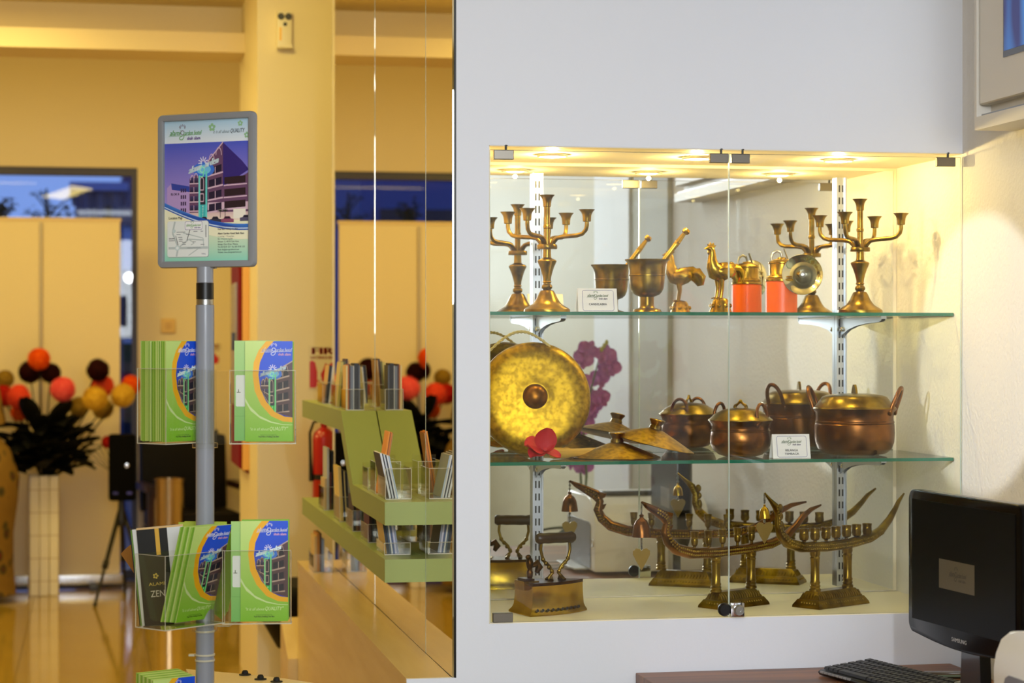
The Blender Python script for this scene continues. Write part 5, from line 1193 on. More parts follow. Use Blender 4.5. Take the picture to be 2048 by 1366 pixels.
row('in the far holder of the raised shelf part', 'booklets in the far holder of the raised part', 0.738, 7.14, Z_S2, 0.12, [('tan booklet', 5, 0.06, (196, 146, 74), None), ('thin purple brown booklet', 3, 0.062, (90, 60, 60), None), ('black leaning booklet', 10, 0.125, BK, (216, 176, 90)), ('white leaning booklet', 4, 0.12, WH, None)], R(6))
holder('clear holder at the near end of the lower green shelf, with blue leaflets', 5.52, Z_S0, 0.16, 0.03)
row('in the near holder on the lower green shelf', 'leaflets in the near holder of the lower shelf', 0.738, 5.535, Z_S0, 0.13, [('black edged booklet', 7, 0.085, (30, 36, 46), (206, 178, 110)), ('steel blue booklet', 4, 0.085, (70, 90, 110), None), ('white booklet', 4, 0.085, WH, None), ('mid blue booklet', 4, 0.084, (84, 104, 150), None), ('pale lilac booklet', 5, 0.083, (206, 206, 232), None), ('grey blue booklet', 4, 0.083, (150, 160, 186), None)], R(-8))
holder('clear holder second along the lower green shelf, with dark brown booklets', 5.86, Z_S0, 0.16, 0.05)
row('in the second holder of the lower green shelf', 'booklets in the second holder of the lower shelf', 0.735, 5.875, Z_S0, 0.12, [('maroon swirled booklet', 6, 0.075, (50, 14, 10), (92, 26, 16)), ('black booklet', 8, 0.08, BK, None), ('dark olive booklet', 8, 0.08, (52, 46, 22), None)])
holder('clear holder in the middle of the lower green shelf, with brown and black booklets', 6.22, Z_S0, 0.16, 0.06)
row('in the middle holder of the lower green shelf', 'booklets in the middle holder of the lower shelf', 0.735, 6.235, Z_S0, 0.13, [('black spotted booklet', 6, 0.10, (26, 20, 16), (52, 36, 24)), ('brown booklet', 5, 0.10, BR_, None), ('dark red booklet', 5, 0.10, MR, None), ('grey booklet', 5, 0.10, GR, None), ('deep black booklet', 5, 0.10, BK, None)])
holder('clear holder fourth along the lower green shelf, with yellow map leaflets', 6.56, Z_S0, 0.16, 0.075)
row('in the fourth holder of the lower green shelf', 'leaflets in the fourth holder of the lower shelf', 0.735, 6.575, Z_S0, 0.13, [('yellow map leaflet', 9, 0.165, (226, 196, 110), (232, 204, 126)), ('jet black leaflet', 6, 0.155, BK, None), ('thin cream leaflet', 3, 0.15, CR, None), ('charcoal leaflet', 7, 0.15, (36, 36, 40), None), ('pale grey leaflet', 6, 0.145, (170, 174, 184), None)], R(-3))
holder('clear holder at the far end of the lower green shelf, with a tall white leaflet', 7.02, Z_S0, 0.16, 0.075)
row('in the far holder of the lower green shelf', 'leaflets in the far holder of the lower shelf', 0.735, 7.035, Z_S0, 0.13, [('beige leaflet', 6, 0.10, (196, 170, 120), (206, 180, 130)), ('tall grey leaflet', 7, 0.20, (190, 192, 196), None), ('dark red leaflet', 6, 0.12, MR, None), ('tall black leaflet', 8, 0.19, BK, None)])
holder('clear holder on the beige counter, under the far end of the green shelves', 7.36, ZC, 0.16, 0.06)
row('in the holder on the counter', 'leaflets in the holder on the counter', 0.735, 7.375, ZC, 0.13, [('sand leaflet', 8, 0.12, (210, 180, 120), None), ('mustard leaflet', 8, 0.13, (190, 130, 30), None), ('dark brown leaflet', 6, 0.13, (70, 40, 20), None), ('sky blue leaflet', 9, 0.11, (130, 160, 214), None)])

# ---------------------------------------------------------------- lobby
def fire_sign(lab, loc, rz, s):
    t = thing('fire_sign', lab, 'sign', loc, rz)
    w, h = 0.17 * s, 0.215 * s
    mb = MB(); mb.box(-w / 2, w / 2, -0.003, 0, 0, h); mb.build('plate', mat('white_sign_plate', (228, 214, 178), 0.5), t)
    P = Print(); W_, H_ = w * 1000, h * 1000; RD = (196, 18, 14)
    P.text(0, 'FIRE', W_ * 0.06, H_ * 0.80, H_ * 0.16, RD, width=W_ * 0.88, bold=W_ * 0.05); P.text(0, 'EXTINGUISHER', W_ * 0.06, H_ * 0.69, H_ * 0.07, RD, width=W_ * 0.88, bold=W_ * 0.012)
    P.poly(0, [(W_ * x, H_ * y) for x, y in ((0.04, 0.03), (0.23, 0.03), (0.26, 0.10), (0.26, 0.40), (0.20, 0.62), (0.10, 0.66), (0.04, 0.62))], RD)
    P.poly(0, [(W_ * x, H_ * y) for x, y in ((0.40, 0.18), (0.62, 0.16), (0.84, 0.18), (0.92, 0.32), (0.86, 0.50), (0.80, 0.44), (0.70, 0.62), (0.58, 0.54), (0.50, 0.60), (0.44, 0.46), (0.36, 0.34))], RD)
    P.line(0, [(W_ * 0.26, H_ * 0.2), (W_ * 0.38, H_ * 0.12)], W_ * 0.03, RD)
    P.build('lettering', t, T=TR(0, -0.0032, 0), ox=W_ / 2)
def extinguisher(lab, loc, s=1.0):
    t = thing('fire_extinguisher', lab, 'fire extinguisher', loc)
    RD = mat('red_extinguisher_enamel', (176, 14, 14), 0.3, coat=0.3)
    mb = MB(); mb.lathe([(r * s, z * s) for r, z in ((0, 0), (0.07, 0), (0.076, 0.01), (0.076, 0.40), (0.066, 0.44), (0.035, 0.47), (0.022, 0.475), (0.022, 0.50), (0, 0.50))], 28); mb.build('cylinder', RD, t)
    mb = MB(); mb.box(-0.02 * s, 0.02 * s, -0.02 * s, 0.02 * s, 0.501 * s, 0.54 * s); mb.box(-0.012 * s, 0.012 * s, -0.12 * s, 0.03 * s, 0.541 * s, 0.553 * s); mb.build('valve', BLACK, t)
    mb = MB(); mb.tube([(-0.02 * s, 0, 0.52 * s), (-0.07 * s, -0.01, 0.51 * s), (-0.095 * s, -0.01, 0.44 * s), (-0.092 * s, -0.01, 0.30 * s), (-0.086 * s, -0.01, 0.12 * s)], [0.009 * s] * 4 + [0.015 * s], 10); mb.build('hose', RUB, t, 60)
    mb = MB(); mb.lathe([(0.0765 * s, 0.13 * s), (0.0775 * s, 0.131 * s), (0.0775 * s, 0.165 * s), (0.0765 * s, 0.166 * s)], 28); mb.build('strap', BLACK, t)
q = PY(619, 778, 9.0); fire_sign('red and cream FIRE sign on the pillar above the green shelf', (q.x + 0.066, 8.9995, q.z), 0, 0.84)
q = PY(648, 998, 8.9); extinguisher('red fire extinguisher hung on the pillar behind the green shelves', (q.x, 8.905, q.z), 0.62)
q = PY(438, 738, 13.45); fire_sign('red FIRE sign on the end wall, mostly behind the stand pole', (q.x - 0.03, YE - 0.0005, q.z), 0, 0.75)
q = PY(437, 1016, 13.4); extinguisher('dark red fire extinguisher on the end wall, half behind the stand pole', (q.x, YE - 0.09, q.z), 0.85)
# wall light on the pillar
q = PY(568, 98, 8.97)
t = thing('emergency_light', 'white twin-spot emergency light high on the pillar', 'light', (q.x, 8.9995, q.z))
mb = MB(); mb.box(-0.03, 0.03, -0.06, 0, 0, 0.155); mb.bevel(0.004, 2); mb.build('housing', mat('ivory_plastic', (236, 226, 196), 0.4), t)
for s in (-1, 1):
    mb = MB(); mb.lathe([(0, 0), (0.013, 0), (0.014, 0.006), (0.011, 0.012), (0, 0.012)], 18, TR(s * 0.0155, -0.0605, 0.130) @ RX(PI / 2)); mb.build('spot', BLACK, t)
mb = MB(); mb.lathe([(0, 0), (0.008, 0), (0.008, 0.004), (0, 0.004)], 16, TR(0.002, -0.0605, 0.098) @ RX(PI / 2)); mb.build('sensor', BLACK, t)
mb = MB(); mb.box(-0.022, -0.012, -0.0615, -0.0602, 0.03, 0.085); mb.build('diffuser', mat('amber_strip', (246, 196, 70), 0.3), t)
mb = MB(); mb.box(-0.028, 0.032, -0.075, -0.061, 0.0, 0.012); mb.build('bottom_lip', mat('ivory_plastic', (236, 226, 196), 0.4), t)
# hose cabinet on the side of the pillar
t = thing('hose_cabinet', 'dark red fire hose cabinet on the side of the pillar', 'cabinet', (0.66, 9.80, 0.92))
RDC = mat('dark_red_enamel', (120, 8, 6), 0.6, spec=0.2)
mb = MB(); mb.prism([(-0.045, 0.03), (-0.045, 1.0), (-0.0005, 1.0), (-0.0005, 0.0)], -0.30, 0.24, 'y'); mb.build('door_box', RDC, t)
mb = MB(); mb.box(-0.051, -0.0455, -0.20, 0.16, 0.30, 0.84); mb.build('window', mat('grey_cabinet_glass', (150, 140, 110), 0.15), t)
mb = MB(); mb.box(-0.030, -0.001, -0.33, -0.302, 0.02, 1.0); mb.build('brass_edge', mat('yellow_edge_trim', (226, 168, 46), 0.4), t)
mb = MB(); mb.box(-0.062, -0.052, -0.10, -0.06, 0.54, 0.62); mb.build('handle', BLACK, t)
# switch plate
q = PY(336, 666, YE)
t = thing('switch_plate', 'small ivory switch plate on the end wall above the brochures', 'switch', (q.x, YE - 0.0005, q.z))
mb = MB(); mb.box(-0.045, 0.045, -0.018, 0, 0, 0.09); mb.bevel(0.004, 1); mb.build('plate', mat('ivory_switch', (224, 184, 96), 0.4), t)
for k in range(2):
    mb = MB(); mb.box(-0.02, 0.02, -0.0215, -0.0182, 0.026 + k * 0.022, 0.042 + k * 0.022); mb.build('rocker', mat('ivory_rocker', (204, 160, 74), 0.4), t)
# back of a roll-up banner
bt = PY(240, 437, 13.45); bb = 0.085
bw = bt.x - PY(-70, 437, 13.45).x
t = thing('roll_up_banner', 'cream back of a roll-up banner stand before the glass front', 'banner', (bt.x - bw / 2, 13.45, 0))
mb = MB(); mb.box(-bw / 2, bw / 2, -0.002, 0.002, bb, bt.z - 0.02); mb.build('sheet', mat('cream_banner_cloth', (232, 214, 178), 0.7), t)
mb = MB(); mb.box(-bw / 2 - 0.005, bw / 2 + 0.008, -0.008, 0.012, bt.z - 0.02, bt.z); mb.build('top_rail', mat('cream_rail', (226, 200, 150), 0.4), t)
mb = MB(); mb.lathe([(0.009, bb), (0.009, bt.z - 0.03)], 12, TR(PY(82, 437, 13.45).x - bt.x + bw / 2, -0.014, 0)); mb.build('support_pole', mat('satin_aluminium', (206, 196, 176), 0.35, 0.8), t)
mb = MB(); mb.box(-bw / 2 - 0.01, bw / 2 + 0.02, -0.045, 0.045, 0.022, bb); mb.bevel(0.012, 2); mb.build('cassette', mat('silver_cassette', (214, 214, 216), 0.25, 0.8), t)
for s in (-0.3, 0.3):
    mb = MB(); mb.box(s - 0.02, s + 0.02, -0.17, 0.12, 0.0, 0.02); mb.build('foot', BLACK, t)
# tall vase with pompom flowers
vp = PD(87, 683, 12.84)
VX, VY = vp.x, vp.y
t = thing('tall_vase', 'tall square cream vase of bamboo-like strips, holding pompom flowers', 'vase', (VX, VY, 0), R(4))
vh = 1.5 - (948 - 683) * 12.92 / F
IV = mat('ivory_vase', (234, 224, 196), 0.45)
for a_ in range(4):
    for k in range(3):
        mb = MB(); mb.box(-0.084 + k * 0.0565, -0.084 + k * 0.0565 + 0.055, -0.086, -0.074, 0.0, vh, RZ(a_ * PI / 2)); mb.bevel(0.004, 1); mb.build('strip', IV, t)
for k in range(5):
    mb = MB(); z = vh * (0.12 + 0.19 * k)
    for a_ in range(4): mb.box(-0.0855, 0.0855, -0.0868, -0.0862, z, z + 0.004, RZ(a_ * PI / 2))
    mb.build('joint_line', mat('straw_line', (176, 150, 96), 0.6), t)['kind'] = 'stuff'
mb = MB(); mb.box(-0.073, 0.073, -0.073, 0.073, vh - 0.06, vh - 0.05); mb.build('filling', BLACK, t)
LEAFB = mat('blackish_leaf', (10, 11, 8), 0.7, spec=0.2)
rl = random.Random(3)
lt = thing('dark_leaf_spray', 'spray of dark leaves and twigs rising out of the tall vase', 'leaves', (VX, VY, vh - 0.045))
leafme = None
for k in range(90):
    an = rl.uniform(0, 2 * PI); an = -an if math.sin(an) > 0.25 else an; el = rl.uniform(-0.1, 1.0); r0 = rl.uniform(0.0, 0.14)
    if leafme is None:
        mb = MB(); petal(mb, (0, 0, 0), (1, 0, 0), (0, 0, 1), 0.22, 0.058, -0.18, 6); o = mb.build('leaf', LEAFB, lt, 80); leafme = o.data
    else: o = link('leaf', leafme, lt)
    o.location = (r0 * math.cos(an), r0 * math.sin(an), rl.uniform(0.0, 0.30) + r0 * 0.5); o.rotation_euler = (rl.uniform(-0.5, 0.5), -el, an)
for k in range(5):
    mb = MB(); an = -0.35 + 0.16 * k; mb.tube([(0.02, -0.02 - 0.01 * k, 0.0), (0.12, -0.03, 0.10 + 0.03 * k), (0.27 + 0.02 * k, -0.04, 0.14 + 0.02 * k), (0.40 + 0.015 * k, -0.05 - 0.02 * k, 0.06 - 0.02 * k)], [0.005, 0.004, 0.003, 0.001], 6); mb.build('twig', LEAFB, lt, 60)
POM = {}
def pom_mesh(nm, c, c2):
    m = mat('pompom_' + nm, c, 0.75, var=(3, c2, 0.3, 0.7), spec=0.1)
    bm = bmesh.new(); bmesh.ops.create_icosphere(bm, subdivisions=2, radius=0.84)
    rp = random.Random(5); n = 620
    for i in range(n):
        z = 1 - 2 * (i + 0.5) / n; a_ = i * 2.39996; r = math.sqrt(1 - z * z); d_ = Vector((r * math.cos(a_), r * math.sin(a_), z)); u = d_.orthogonal().normalized(); v = d_.cross(u); L = rp.uniform(0.95, 1.03); w = 0.05
        tp = bm.verts.new(d_ * L); b_ = [bm.verts.new(d_ * 0.70 + (u * math.cos(x) + v * math.sin(x)) * w) for x in (0, 2.09, 4.19)]
        for j in range(3): bm.faces.new([b_[j], b_[(j + 1) % 3], tp])
    me = bpy.data.meshes.new('bloom'); bm.to_mesh(me); bm.free(); me.materials.append(m); return me
for nm, c, c2 in (('orange', (240, 112, 20), (214, 54, 16)), ('maroon', (52, 8, 8), (28, 4, 6)), ('pink', (240, 110, 104), (226, 70, 84)), ('salmon', (236, 92, 60), (222, 60, 40)), ('yellow', (226, 186, 66), (196, 150, 44)), ('red', (204, 40, 22), (160, 20, 14)), ('mustard', (176, 140, 50), (140, 108, 36))): POM[nm] = pom_mesh(nm, c, c2)
for px, py, r, nm, dz, lb in ((78, 718, 24, 'orange', -0.06, 'topmost orange pompom above two maroon ones'), (60, 744, 25, 'maroon', 0.12, 'maroon pompom left of the tall cluster top'), (101, 747, 23, 'maroon', 0.04, 'maroon pompom right of the tall cluster top'), (126, 779, 27, 'pink', -0.12, 'big pink pompom beside the maroon pair'), (37, 793, 26, 'salmon', -0.12, 'salmon pompom at the left of the vase'), (6, 792, 24, 'red', 0.02, 'red pompom cut by the picture edge'), (38, 826, 18, 'orange', 0, 'orange pompom below the salmon one'), (10, 758, 20, 'mustard', 0.12, 'mustard pompom highest at the picture edge'), (190, 797, 27, 'yellow', -0.14, 'big yellow pompom in the right cluster'), (205, 772, 25, 'salmon', 0.12, 'coral pompom behind the big yellow one'), (196, 740, 25, 'maroon', 0, 'maroon pompom on top of the right cluster'), (245, 791, 26, 'yellow', -0.05, 'yellow pompom outermost on the right'), (262, 770, 22, 'orange', 0.12, 'orange pompom behind the outermost yellow one'), (158, 814, 22, 'mustard', 0, 'dull mustard pompom between pink and yellow'), (206, 818, 23, 'mustard', 0.02, 'mustard pompom under the big yellow one'), (52, 902, 18, 'red', 0, 'red pompom low by the vase mouth'), (215, 884, 14, 'red', 0.05, 'small dark red pompom drooping on a twig')):
    p = PD(px, py, 12.82 + dz)
    t = thing('pompom_flower', lb, 'flower', p, 0, 'pompom flowers in the tall vase')
    o = link('bloom', POM[nm], t); o.scale = (r * 12.92 / F,) * 3; o.rotation_euler = (rl.uniform(0, 3), rl.uniform(0, 3), 0)
    mb = MB(); e = Vector((VX, VY, vh - 0.05)) - p; mb.tube([e * 0.03, e * 0.5 + Vector((0, 0, 0.04 - 0.12 * abs(e.x))), e], 0.004, 6); mb.build('stalk', LEAFB, t, 60)
# tripod
tp = PD(243, 683, 12.75)
t = thing('tripod_stand', 'black tripod stand with a dark bag on top near the glass front', 'tripod', (tp.x, tp.y, 0))
zc_t = 1.5 - (1035 - 683) * 12.75 / F
feet = [PZ(190, 1213, 0.0), PZ(250, 1186, 0.0), PZ(300, 1196, 0.0)]
for k, fpt in enumerate(feet):
    f_ = Vector((fpt.x - tp.x, fpt.y - tp.y, 0.012)); top = Vector((0.02 * (k - 1), 0, zc_t)); m_ = top.lerp(f_, 0.55)
    mb = MB(); mb.tube([top, m_], 0.014, 10); mb.tube([m_, f_], 0.009, 10); mb.ball(f_, 0.013, 8, 6); mb.tube([m_ + (top - m_) * 0.06, m_ - (top - m_) * 0.06], 0.019, 10); mb.build('leg', BLACK, t, 50)
mb = MB(); mb.lathe([(0.03, zc_t - 0.05), (0.035, zc_t), (0.02, zc_t + 0.05), (0.018, zc_t + 0.10), (0, zc_t + 0.10)], 16); mb.build('collar', BLACK, t)
mb = MB(); mb.box(-0.075, 0.085, -0.06, 0.06, zc_t + 0.101, 1.5 - (868 - 683) * 12.75 / F); mb.bevel(0.02, 2); bag = mb.build('bag', mat('black_nylon', (5, 5, 8), 0.85, spec=0.08), t)
for s, c in ((-0.05, (40, 40, 130)), (0.03, (60, 60, 170))):
    mb = MB(); mb.box(s, s + 0.03, -0.0625, -0.0603, zc_t + 0.14, zc_t + 0.155); mb.build('blue_tag', mat('blue_tag_%d' % c[2], c, 0.5), bag)
mb = MB(); mb.lathe([(0, 0), (0.013, 0), (0.013, 0.006), (0, 0.008)], 14, TR(0.03, -0.0603, zc_t + 0.31) @ RX(PI / 2)); mb.build('buckle', CHROME, bag)
# steel bin and dark chairs by the end wall
bp = PD(338, 683, 12.6)
t = thing('steel_bin', 'polished steel cylinder bin beside the tripod', 'bin', (bp.x, bp.y, 0))
bh = 1.5 - (957 - 683) * 12.6 / F
mb = MB(); mb.lathe([(0, 0), (0.088, 0), (0.088, 0.02), (0.085, 0.022), (0.085, bh - 0.02), (0.088, bh - 0.018), (0.088, bh), (0.08, bh), (0.078, bh - 0.05), (0, bh - 0.05)], 36); mb.build('drum', mat('warm_polished_steel', (206, 180, 140), 0.16, 1.0), t)
mb = MB(); mb.lathe([(0, bh - 0.049), (0.077, bh - 0.049), (0.077, bh - 0.02), (0, bh - 0.02)], 30); mb.build('sand_tray', RUB, t)
DKW = wood('very_dark_wood', (26, 14, 8), (58, 28, 14), 30, 0.35, 2); DKF = mat('dark_leather', (12, 8, 8), 0.6, spec=0.15)
def chair(lab, loc, rz, S_=1.0, wood_=None, leather=None):
    wood_ = wood_ or DKW; leather = leather or DKF
    t = thing('armchair', lab, 'chair', loc, rz)
    mb = MB(); mb.box(-0.26, 0.26, -0.26, 0.24, 0.36, 0.47); mb.bevel(0.03, 2); mb.build('seat', leather, t)
    mb = MB(); mb.box(-0.27, 0.27, 0.20, 0.30, 0.475, 0.95, RX(R(-6))); mb.bevel(0.03, 2); mb.build('backrest', leather, t)
    for sx in (-1, 1):
        mb = MB(); mb.box(sx * 0.29 - 0.03, sx * 0.29 + 0.03, -0.25, 0.24, 0.60, 0.64); mb.box(sx * 0.29 - 0.02, sx * 0.29 + 0.02, -0.24, -0.20, 0.34, 0.60); mb.build('armrest', wood_, t)
        for sy in (-1, 1): mb = MB(); mb.tube([(sx * 0.24, sy * 0.22, 0.36), (sx * 0.27, sy * 0.25, 0.0)], [0.024, 0.016], 8); mb.build('leg', wood_, t)
    return t
c0 = chair('dark wooden armchair by the end wall, left of the stand pole', (bp.x + 0.16, YE - 0.52, 0), R(8))
copy_tree(c0, 'dark wooden armchair mostly behind the pole and the red extinguisher', None, (bp.x + 0.82, YE - 0.52, 0), R(-6))
q = PD(612, 683, 8.6)
t = thing('tub_stool', 'low black leather tub stool tucked behind the end of the counter', 'stool', (q.x, q.y, 0))
mb = MB(); mb.lathe([(0, 0.27), (0.09, 0.275), (0.115, 0.29), (0.20, 0.44), (0.21, 0.50), (0.205, 0.53), (0.19, 0.545), (0, 0.55)], 36); mb.build('seat', DKF, t, 40)
mb = MB(); mb.lathe([(0, 0.0), (0.06, 0.0), (0.05, 0.02), (0.03, 0.03), (0.03, 0.269), (0, 0.269)], 24); mb.build('pedestal', STEEL, t)
# person in a patterned robe at the picture edge
BAT = bpy.data.materials.new('batik_cloth'); BAT.use_nodes = True; n_ = BAT.node_tree; pr = n_.nodes['Principled BSDF']; pr.inputs['Roughness'].default_value = 0.8
tcn = n_.nodes.new('ShaderNodeTexCoord'); v1 = n_.nodes.new('ShaderNodeTexVoronoi'); v1.inputs['Scale'].default_value = 9; r1 = n_.nodes.new('ShaderNodeValToRGB'); e_ = r1.color_ramp.elements
e_[0].position = 0.0; e_[0].color = lin(40, 20, 16); e_[1].position = 0.9; e_[1].color = lin(132, 100, 36)
for ps, c in ((0.16, (120, 30, 24)), (0.28, (60, 60, 30)), (0.42, (140, 106, 40))): x_ = e_.new(ps); x_.color = lin(*c)
n_.links.new(tcn.outputs['Object'], v1.inputs['Vector']); n_.links.new(v1.outputs['Distance'], r1.inputs[0]); n_.links.new(r1.outputs[0], pr.inputs['Base Color'])
SKIN = mat('brown_skin', (176, 124, 90), 0.5); HAIR = mat('black_hair', (16, 13, 12), 0.5); SHOE = mat('dark_shoe', (30, 22, 20), 0.5)
pp = PZ(-92, 1208, 0.0)
per = thing('person', 'person in a yellow and brown patterned long robe standing at the picture edge', 'person', (pp.x, pp.y, 0), R(200))
sk = [(0, 0, 0.86), (0, 0, 1.02), (0, 0, 1.18), (0, 0.0, 1.30), (0, 0.01, 1.40), (0, -0.005, 1.47), (0, -0.012, 1.535), (0, -0.005, 1.575),
      (-0.09, 0, 0.83), (-0.095, 0.005, 0.46), (-0.095, 0.015, 0.09), (-0.10, -0.10, 0.035), (0.09, 0, 0.83), (0.095, 0.005, 0.46), (0.095, 0.015, 0.09), (0.10, -0.10, 0.035),
      (-0.165, 0.0, 1.33), (-0.205, 0.02, 1.07), (-0.10, -0.17, 1.00), (-0.04, -0.20, 1.00), (0.165, 0.0, 1.33), (0.205, 0.02, 1.07), (0.10, -0.17, 1.00), (0.05, -0.20, 0.995)]
rd = [0.125, 0.115, 0.125, 0.12, 0.05, 0.052, 0.085, 0.07, 0.085, 0.055, 0.036, 0.028, 0.085, 0.055, 0.036, 0.028, 0.05, 0.038, 0.026, 0.03, 0.05, 0.038, 0.026, 0.03]
eds = [(0, 1), (1, 2), (2, 3), (3, 4), (4, 5), (5, 6), (6, 7), (0, 8), (8, 9), (9, 10), (10, 11), (0, 12), (12, 13), (13, 14), (14, 15), (3, 16), (16, 17), (17, 18), (18, 19), (3, 20), (20, 21), (21, 22), (22, 23)]
for hx, hs in ((19, -1), (23, 1)):   # five fingers on each hand
    b_ = Vector(sk[hx])
    for f_, (dx, dz, L_) in enumerate(((0.020, 0.012, 0.045), (0.012, 0.018, 0.055), (0.0, 0.020, 0.058), (-0.012, 0.018, 0.053), (-0.022, 0.010, 0.042))):
        i_ = len(sk); d_ = Vector((-hs * 0.9, -0.25, -0.3 + 0.12 * f_)).normalized()
        sk += [tuple(b_ + Vector((-hs * 0.025, -0.004, dx))), tuple(b_ + Vector((-hs * 0.025, -0.004, dx)) + d_ * L_)]; rd += [0.0095, 0.0075]; eds += [(hx, i_), (i_, i_ + 1)]
me = bpy.data.meshes.new('body'); me.from_pydata(sk, eds, [])
bo = link('body', me, per); me.materials.append(SKIN)
md = bo.modifiers.new('Skin', 'SKIN')
if not me.skin_vertices: 
    bm = bmesh.new(); bm.from_mesh(me); bm.verts.layers.skin.verify(); bm.to_mesh(me); bm.free()
for i, v in enumerate(me.skin_vertices[0].data): v.radius = (rd[i], rd[i] * (0.8 if i in (0, 1, 2, 3) else 1.0)); v.use_root = (i == 0)
bo.modifiers.new('Subdivision', 'SUBSURF').levels = 2; bo.modifiers['Subdivision'].render_levels = 2
for p_ in me.polygons: p_.use_smooth = True
mb = MB(); mb.lathe([(0.115, 1.395), (0.16, 1.36), (0.18, 1.28), (0.175, 1.15), (0.20, 1.02), (0.32, 0.88), (0.375, 0.72), (0.365, 0.58), (0.34, 0.4), (0.34, 0.2), (0.355, 0.05), (0.345, 0.045), (0.31, 0.4), (0.31, 0.72), (0.17, 1.02), (0.15, 1.28), (0.10, 1.39)], 36, sx=1.0, sy=0.72); mb.build('robe', BAT, per, 60)
for s in (-1, 1):
    mb = MB(); mb.tube([(s * 0.14, 0, 1.35), (s * 0.19, 0.01, 1.22), (s * 0.222, 0.02, 1.06), (s * 0.165, -0.10, 1.02), (s * 0.115, -0.165, 1.005)], [0.06, 0.07, 0.075, 0.07, 0.055], 14); mb.build('sleeve', BAT, per, 60)
    mb = MB(); mb.ball((s * 0.10, -0.09, 0.036), 0.05, 14, 8, (0.85, 1.9, 0.72)); mb.build('shoe', SHOE, per, 60)
    mb = MB(); mb.ball((s * 0.03, -0.082, 1.565), 0.012, 10, 6, (1.2, 0.6, 0.6)); mb.build('eye', BLACK, per)
    mb = MB(); mb.ball((s * 0.084, 0.0, 1.55), 0.028, 10, 6, (0.3, 0.7, 1)); mb.build('ear', SKIN, per, 60)
mb = MB(); mb.tube([(0, -0.085, 1.57), (0, -0.104, 1.545), (0, -0.092, 1.535)], [0.008, 0.014, 0.008], 8); mb.build('nose', SKIN, per, 60)
mb = MB(); mb.tube([(-0.026, -0.080, 1.508), (0, -0.090, 1.508), (0.026, -0.080, 1.508)], [(0.003, 0.003), (0.007, 0.007), (0.003, 0.003)], 8); mb.build('mouth', mat('lips', (150, 80, 70), 0.5), per, 60)
mb = MB(); mb.ball((0, 0.022, 1.585), 0.098, 18, 12, (0.95, 1.0, 0.95)); mb.ball((0, 0.065, 1.56), 0.075, 14, 10, (0.95, 0.9, 1.2)); mb.build('hair', HAIR, per, 60)

# ---------------------------------------------------------------- outside the glass front
mb = MB(); mb.box(-40, 40, 14.0, 70, -0.12, -0.02); struct('ground', mb, mat('dusk_asphalt', (70, 74, 90), 0.8), 'paved yard outside the glass front')
def cont_x(px, Y): return PY(px, 683, Y).x
Yk = 21.0
xa, xb = cont_x(150, Yk), cont_x(246, Yk); zk = PY(200, 382, Yk).z
t = thing('site_container', 'dark blue corrugated container outside the glass front', 'container', ((xa + xb) / 2, Yk, -0.02)); w_ = (xb - xa) / 2
NAVY = mat('navy_corrugated_steel', (44, 66, 112), 0.5)
mb = MB(); k = 0; x = -w_; poly = []
while x < w_ - 0.01:
    dpt = 0.0 if k % 2 else 0.04; poly += [(x, dpt), (min(x + 0.06, w_), dpt)]; x += 0.07; k += 1
poly += [(w_, 0.05), (w_, 2.4), (-w_, 2.4)]
mb.prism(poly, 0, zk + 0.02, 'z'); mb.build('shell', NAVY, t, 20)
mb = MB(); mb.box(0.30 * w_, 0.48 * w_, -0.03, -0.001, 0.1, zk - 0.12); mb.build('door_opening', BLACK, t)
mb = MB(); mb.box(-w_ - 0.05, w_ + 0.05, -0.08, 2.45, zk + 0.021, zk + 0.10); mb.build('roof', mat('pale_container_roof', (120, 140, 190), 0.5), t)
t = thing('site_building', 'pale block with a dark ground floor beyond the container', 'building', (cont_x(330, 30), 30, -0.02)); w_ = cont_x(330, 30) - cont_x(246, 30)
mb = MB(); mb.box(-w_, 3.0, 0, 6, 2.5, 3.10); mb.build('wall', mat('pale_dusk_wall', (196, 206, 232), 0.7), t)
mb = MB(); mb.box(-w_, 3.0, -0.1, 6, 3.101, 3.9); mb.build('eaves', mat('slate_eaves', (70, 74, 110), 0.6), t)
mb = MB(); mb.box(-w_, 3.0, 0.02, 6, 0, 2.499); mb.build('ground_floor', mat('dark_navy_wall', (12, 14, 34), 0.6), t)
mb = MB(); mb.box(-w_, 3.0, 0.0, 0.019, 1.50, 1.56); mb.build('lit_ledge', mat('pale_dusk_wall', (196, 206, 232), 0.7), t)
Yq = 24.0      # block facing the yard on the left, seen only in the lobby mirror
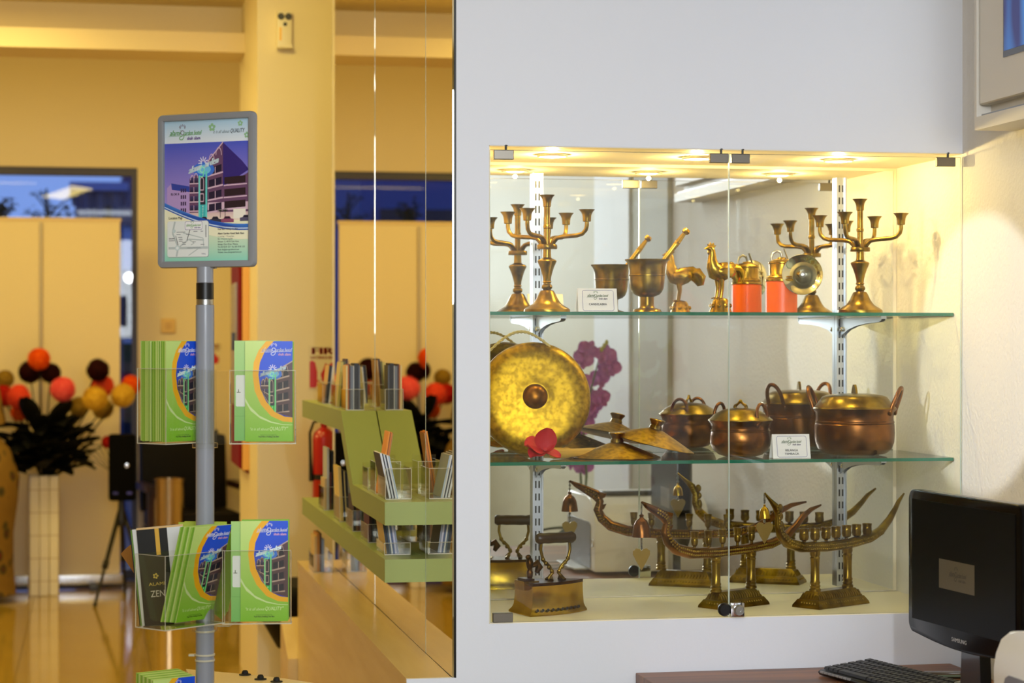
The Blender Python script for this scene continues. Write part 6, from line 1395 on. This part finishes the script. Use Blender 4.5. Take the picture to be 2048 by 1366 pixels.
t = thing('yard_block', 'blue-grey yard block with two dark window openings', 'building', (-1.9, Yq, -0.02))
mb = MB(); mb.box(-2.6, 0.64, 0, 5, 0, 3.7); mb.build('wall', mat('blue_grey_block', (70, 96, 156), 0.7), t)
for x in (-0.55, 0.10): mb = MB(); mb.box(x, x + 0.40, -0.02, -0.001, 1.6, 3.0); mb.build('window', mat('dark_window_opening', (24, 28, 52), 0.3), t)
# young trees
LFO = mat('dusk_leaf_green', (16, 44, 34), 0.6); BARK = mat('grey_bark', (50, 50, 54), 0.8)
def tree(lab, px, Y, top_py, clumps):
    p = PY(px, 683, Y); t = thing('young_tree', lab, 'tree', (p.x, Y, -0.02)); zt__ = PY(px, top_py, Y).z
    mb = MB(); mb.tube([(0, 0, 0), (0.02, 0, zt__ * 0.5), (-0.02, 0, zt__)], [0.035, 0.025, 0.008], 8); mb.build('trunk', BARK, t, 60)
    rt = random.Random(int(px)); mb = MB()
    for cx_, cy_, r in clumps:
        c_ = PY(cx_, cy_, Y) - Vector((p.x, Y, -0.02)); rr_ = r * Y / F
        mb.tube([(0, 0, c_.z - 0.15), (c_.x * 0.6, 0, c_.z - 0.05), c_], [0.008, 0.006, 0.003], 5)
        for k in range(26):
            v = Vector((rt.gauss(0, 0.45), rt.gauss(0, 0.45), rt.gauss(0, 0.4))) * rr_ + c_; petal(mb, v, (rt.uniform(-1, 1), rt.uniform(-1, 1), rt.uniform(-0.8, 0.4)), (0.1, 0, 1), rr_ * 0.5, rr_ * 0.2, -0.2, 2)
    o = mb.build('foliage', LFO, t, 80); o['kind'] = 'stuff'
tree('slim young tree with sparse leaf tufts beyond the banner', 98, 17.5, 372, [(82, 388, 9), (66, 387, 6), (94, 402, 7), (100, 412, 9), (112, 414, 6), (131, 414, 9), (145, 392, 9), (56, 425, 8), (76, 428, 14), (98, 430, 12), (140, 430, 12), (118, 432, 9)])
tree('dense dark young tree at the edge of the glass front', 8, 16.5, 400, [(5, 405, 18), (14, 415, 18), (2, 428, 20), (-10, 410, 20)])
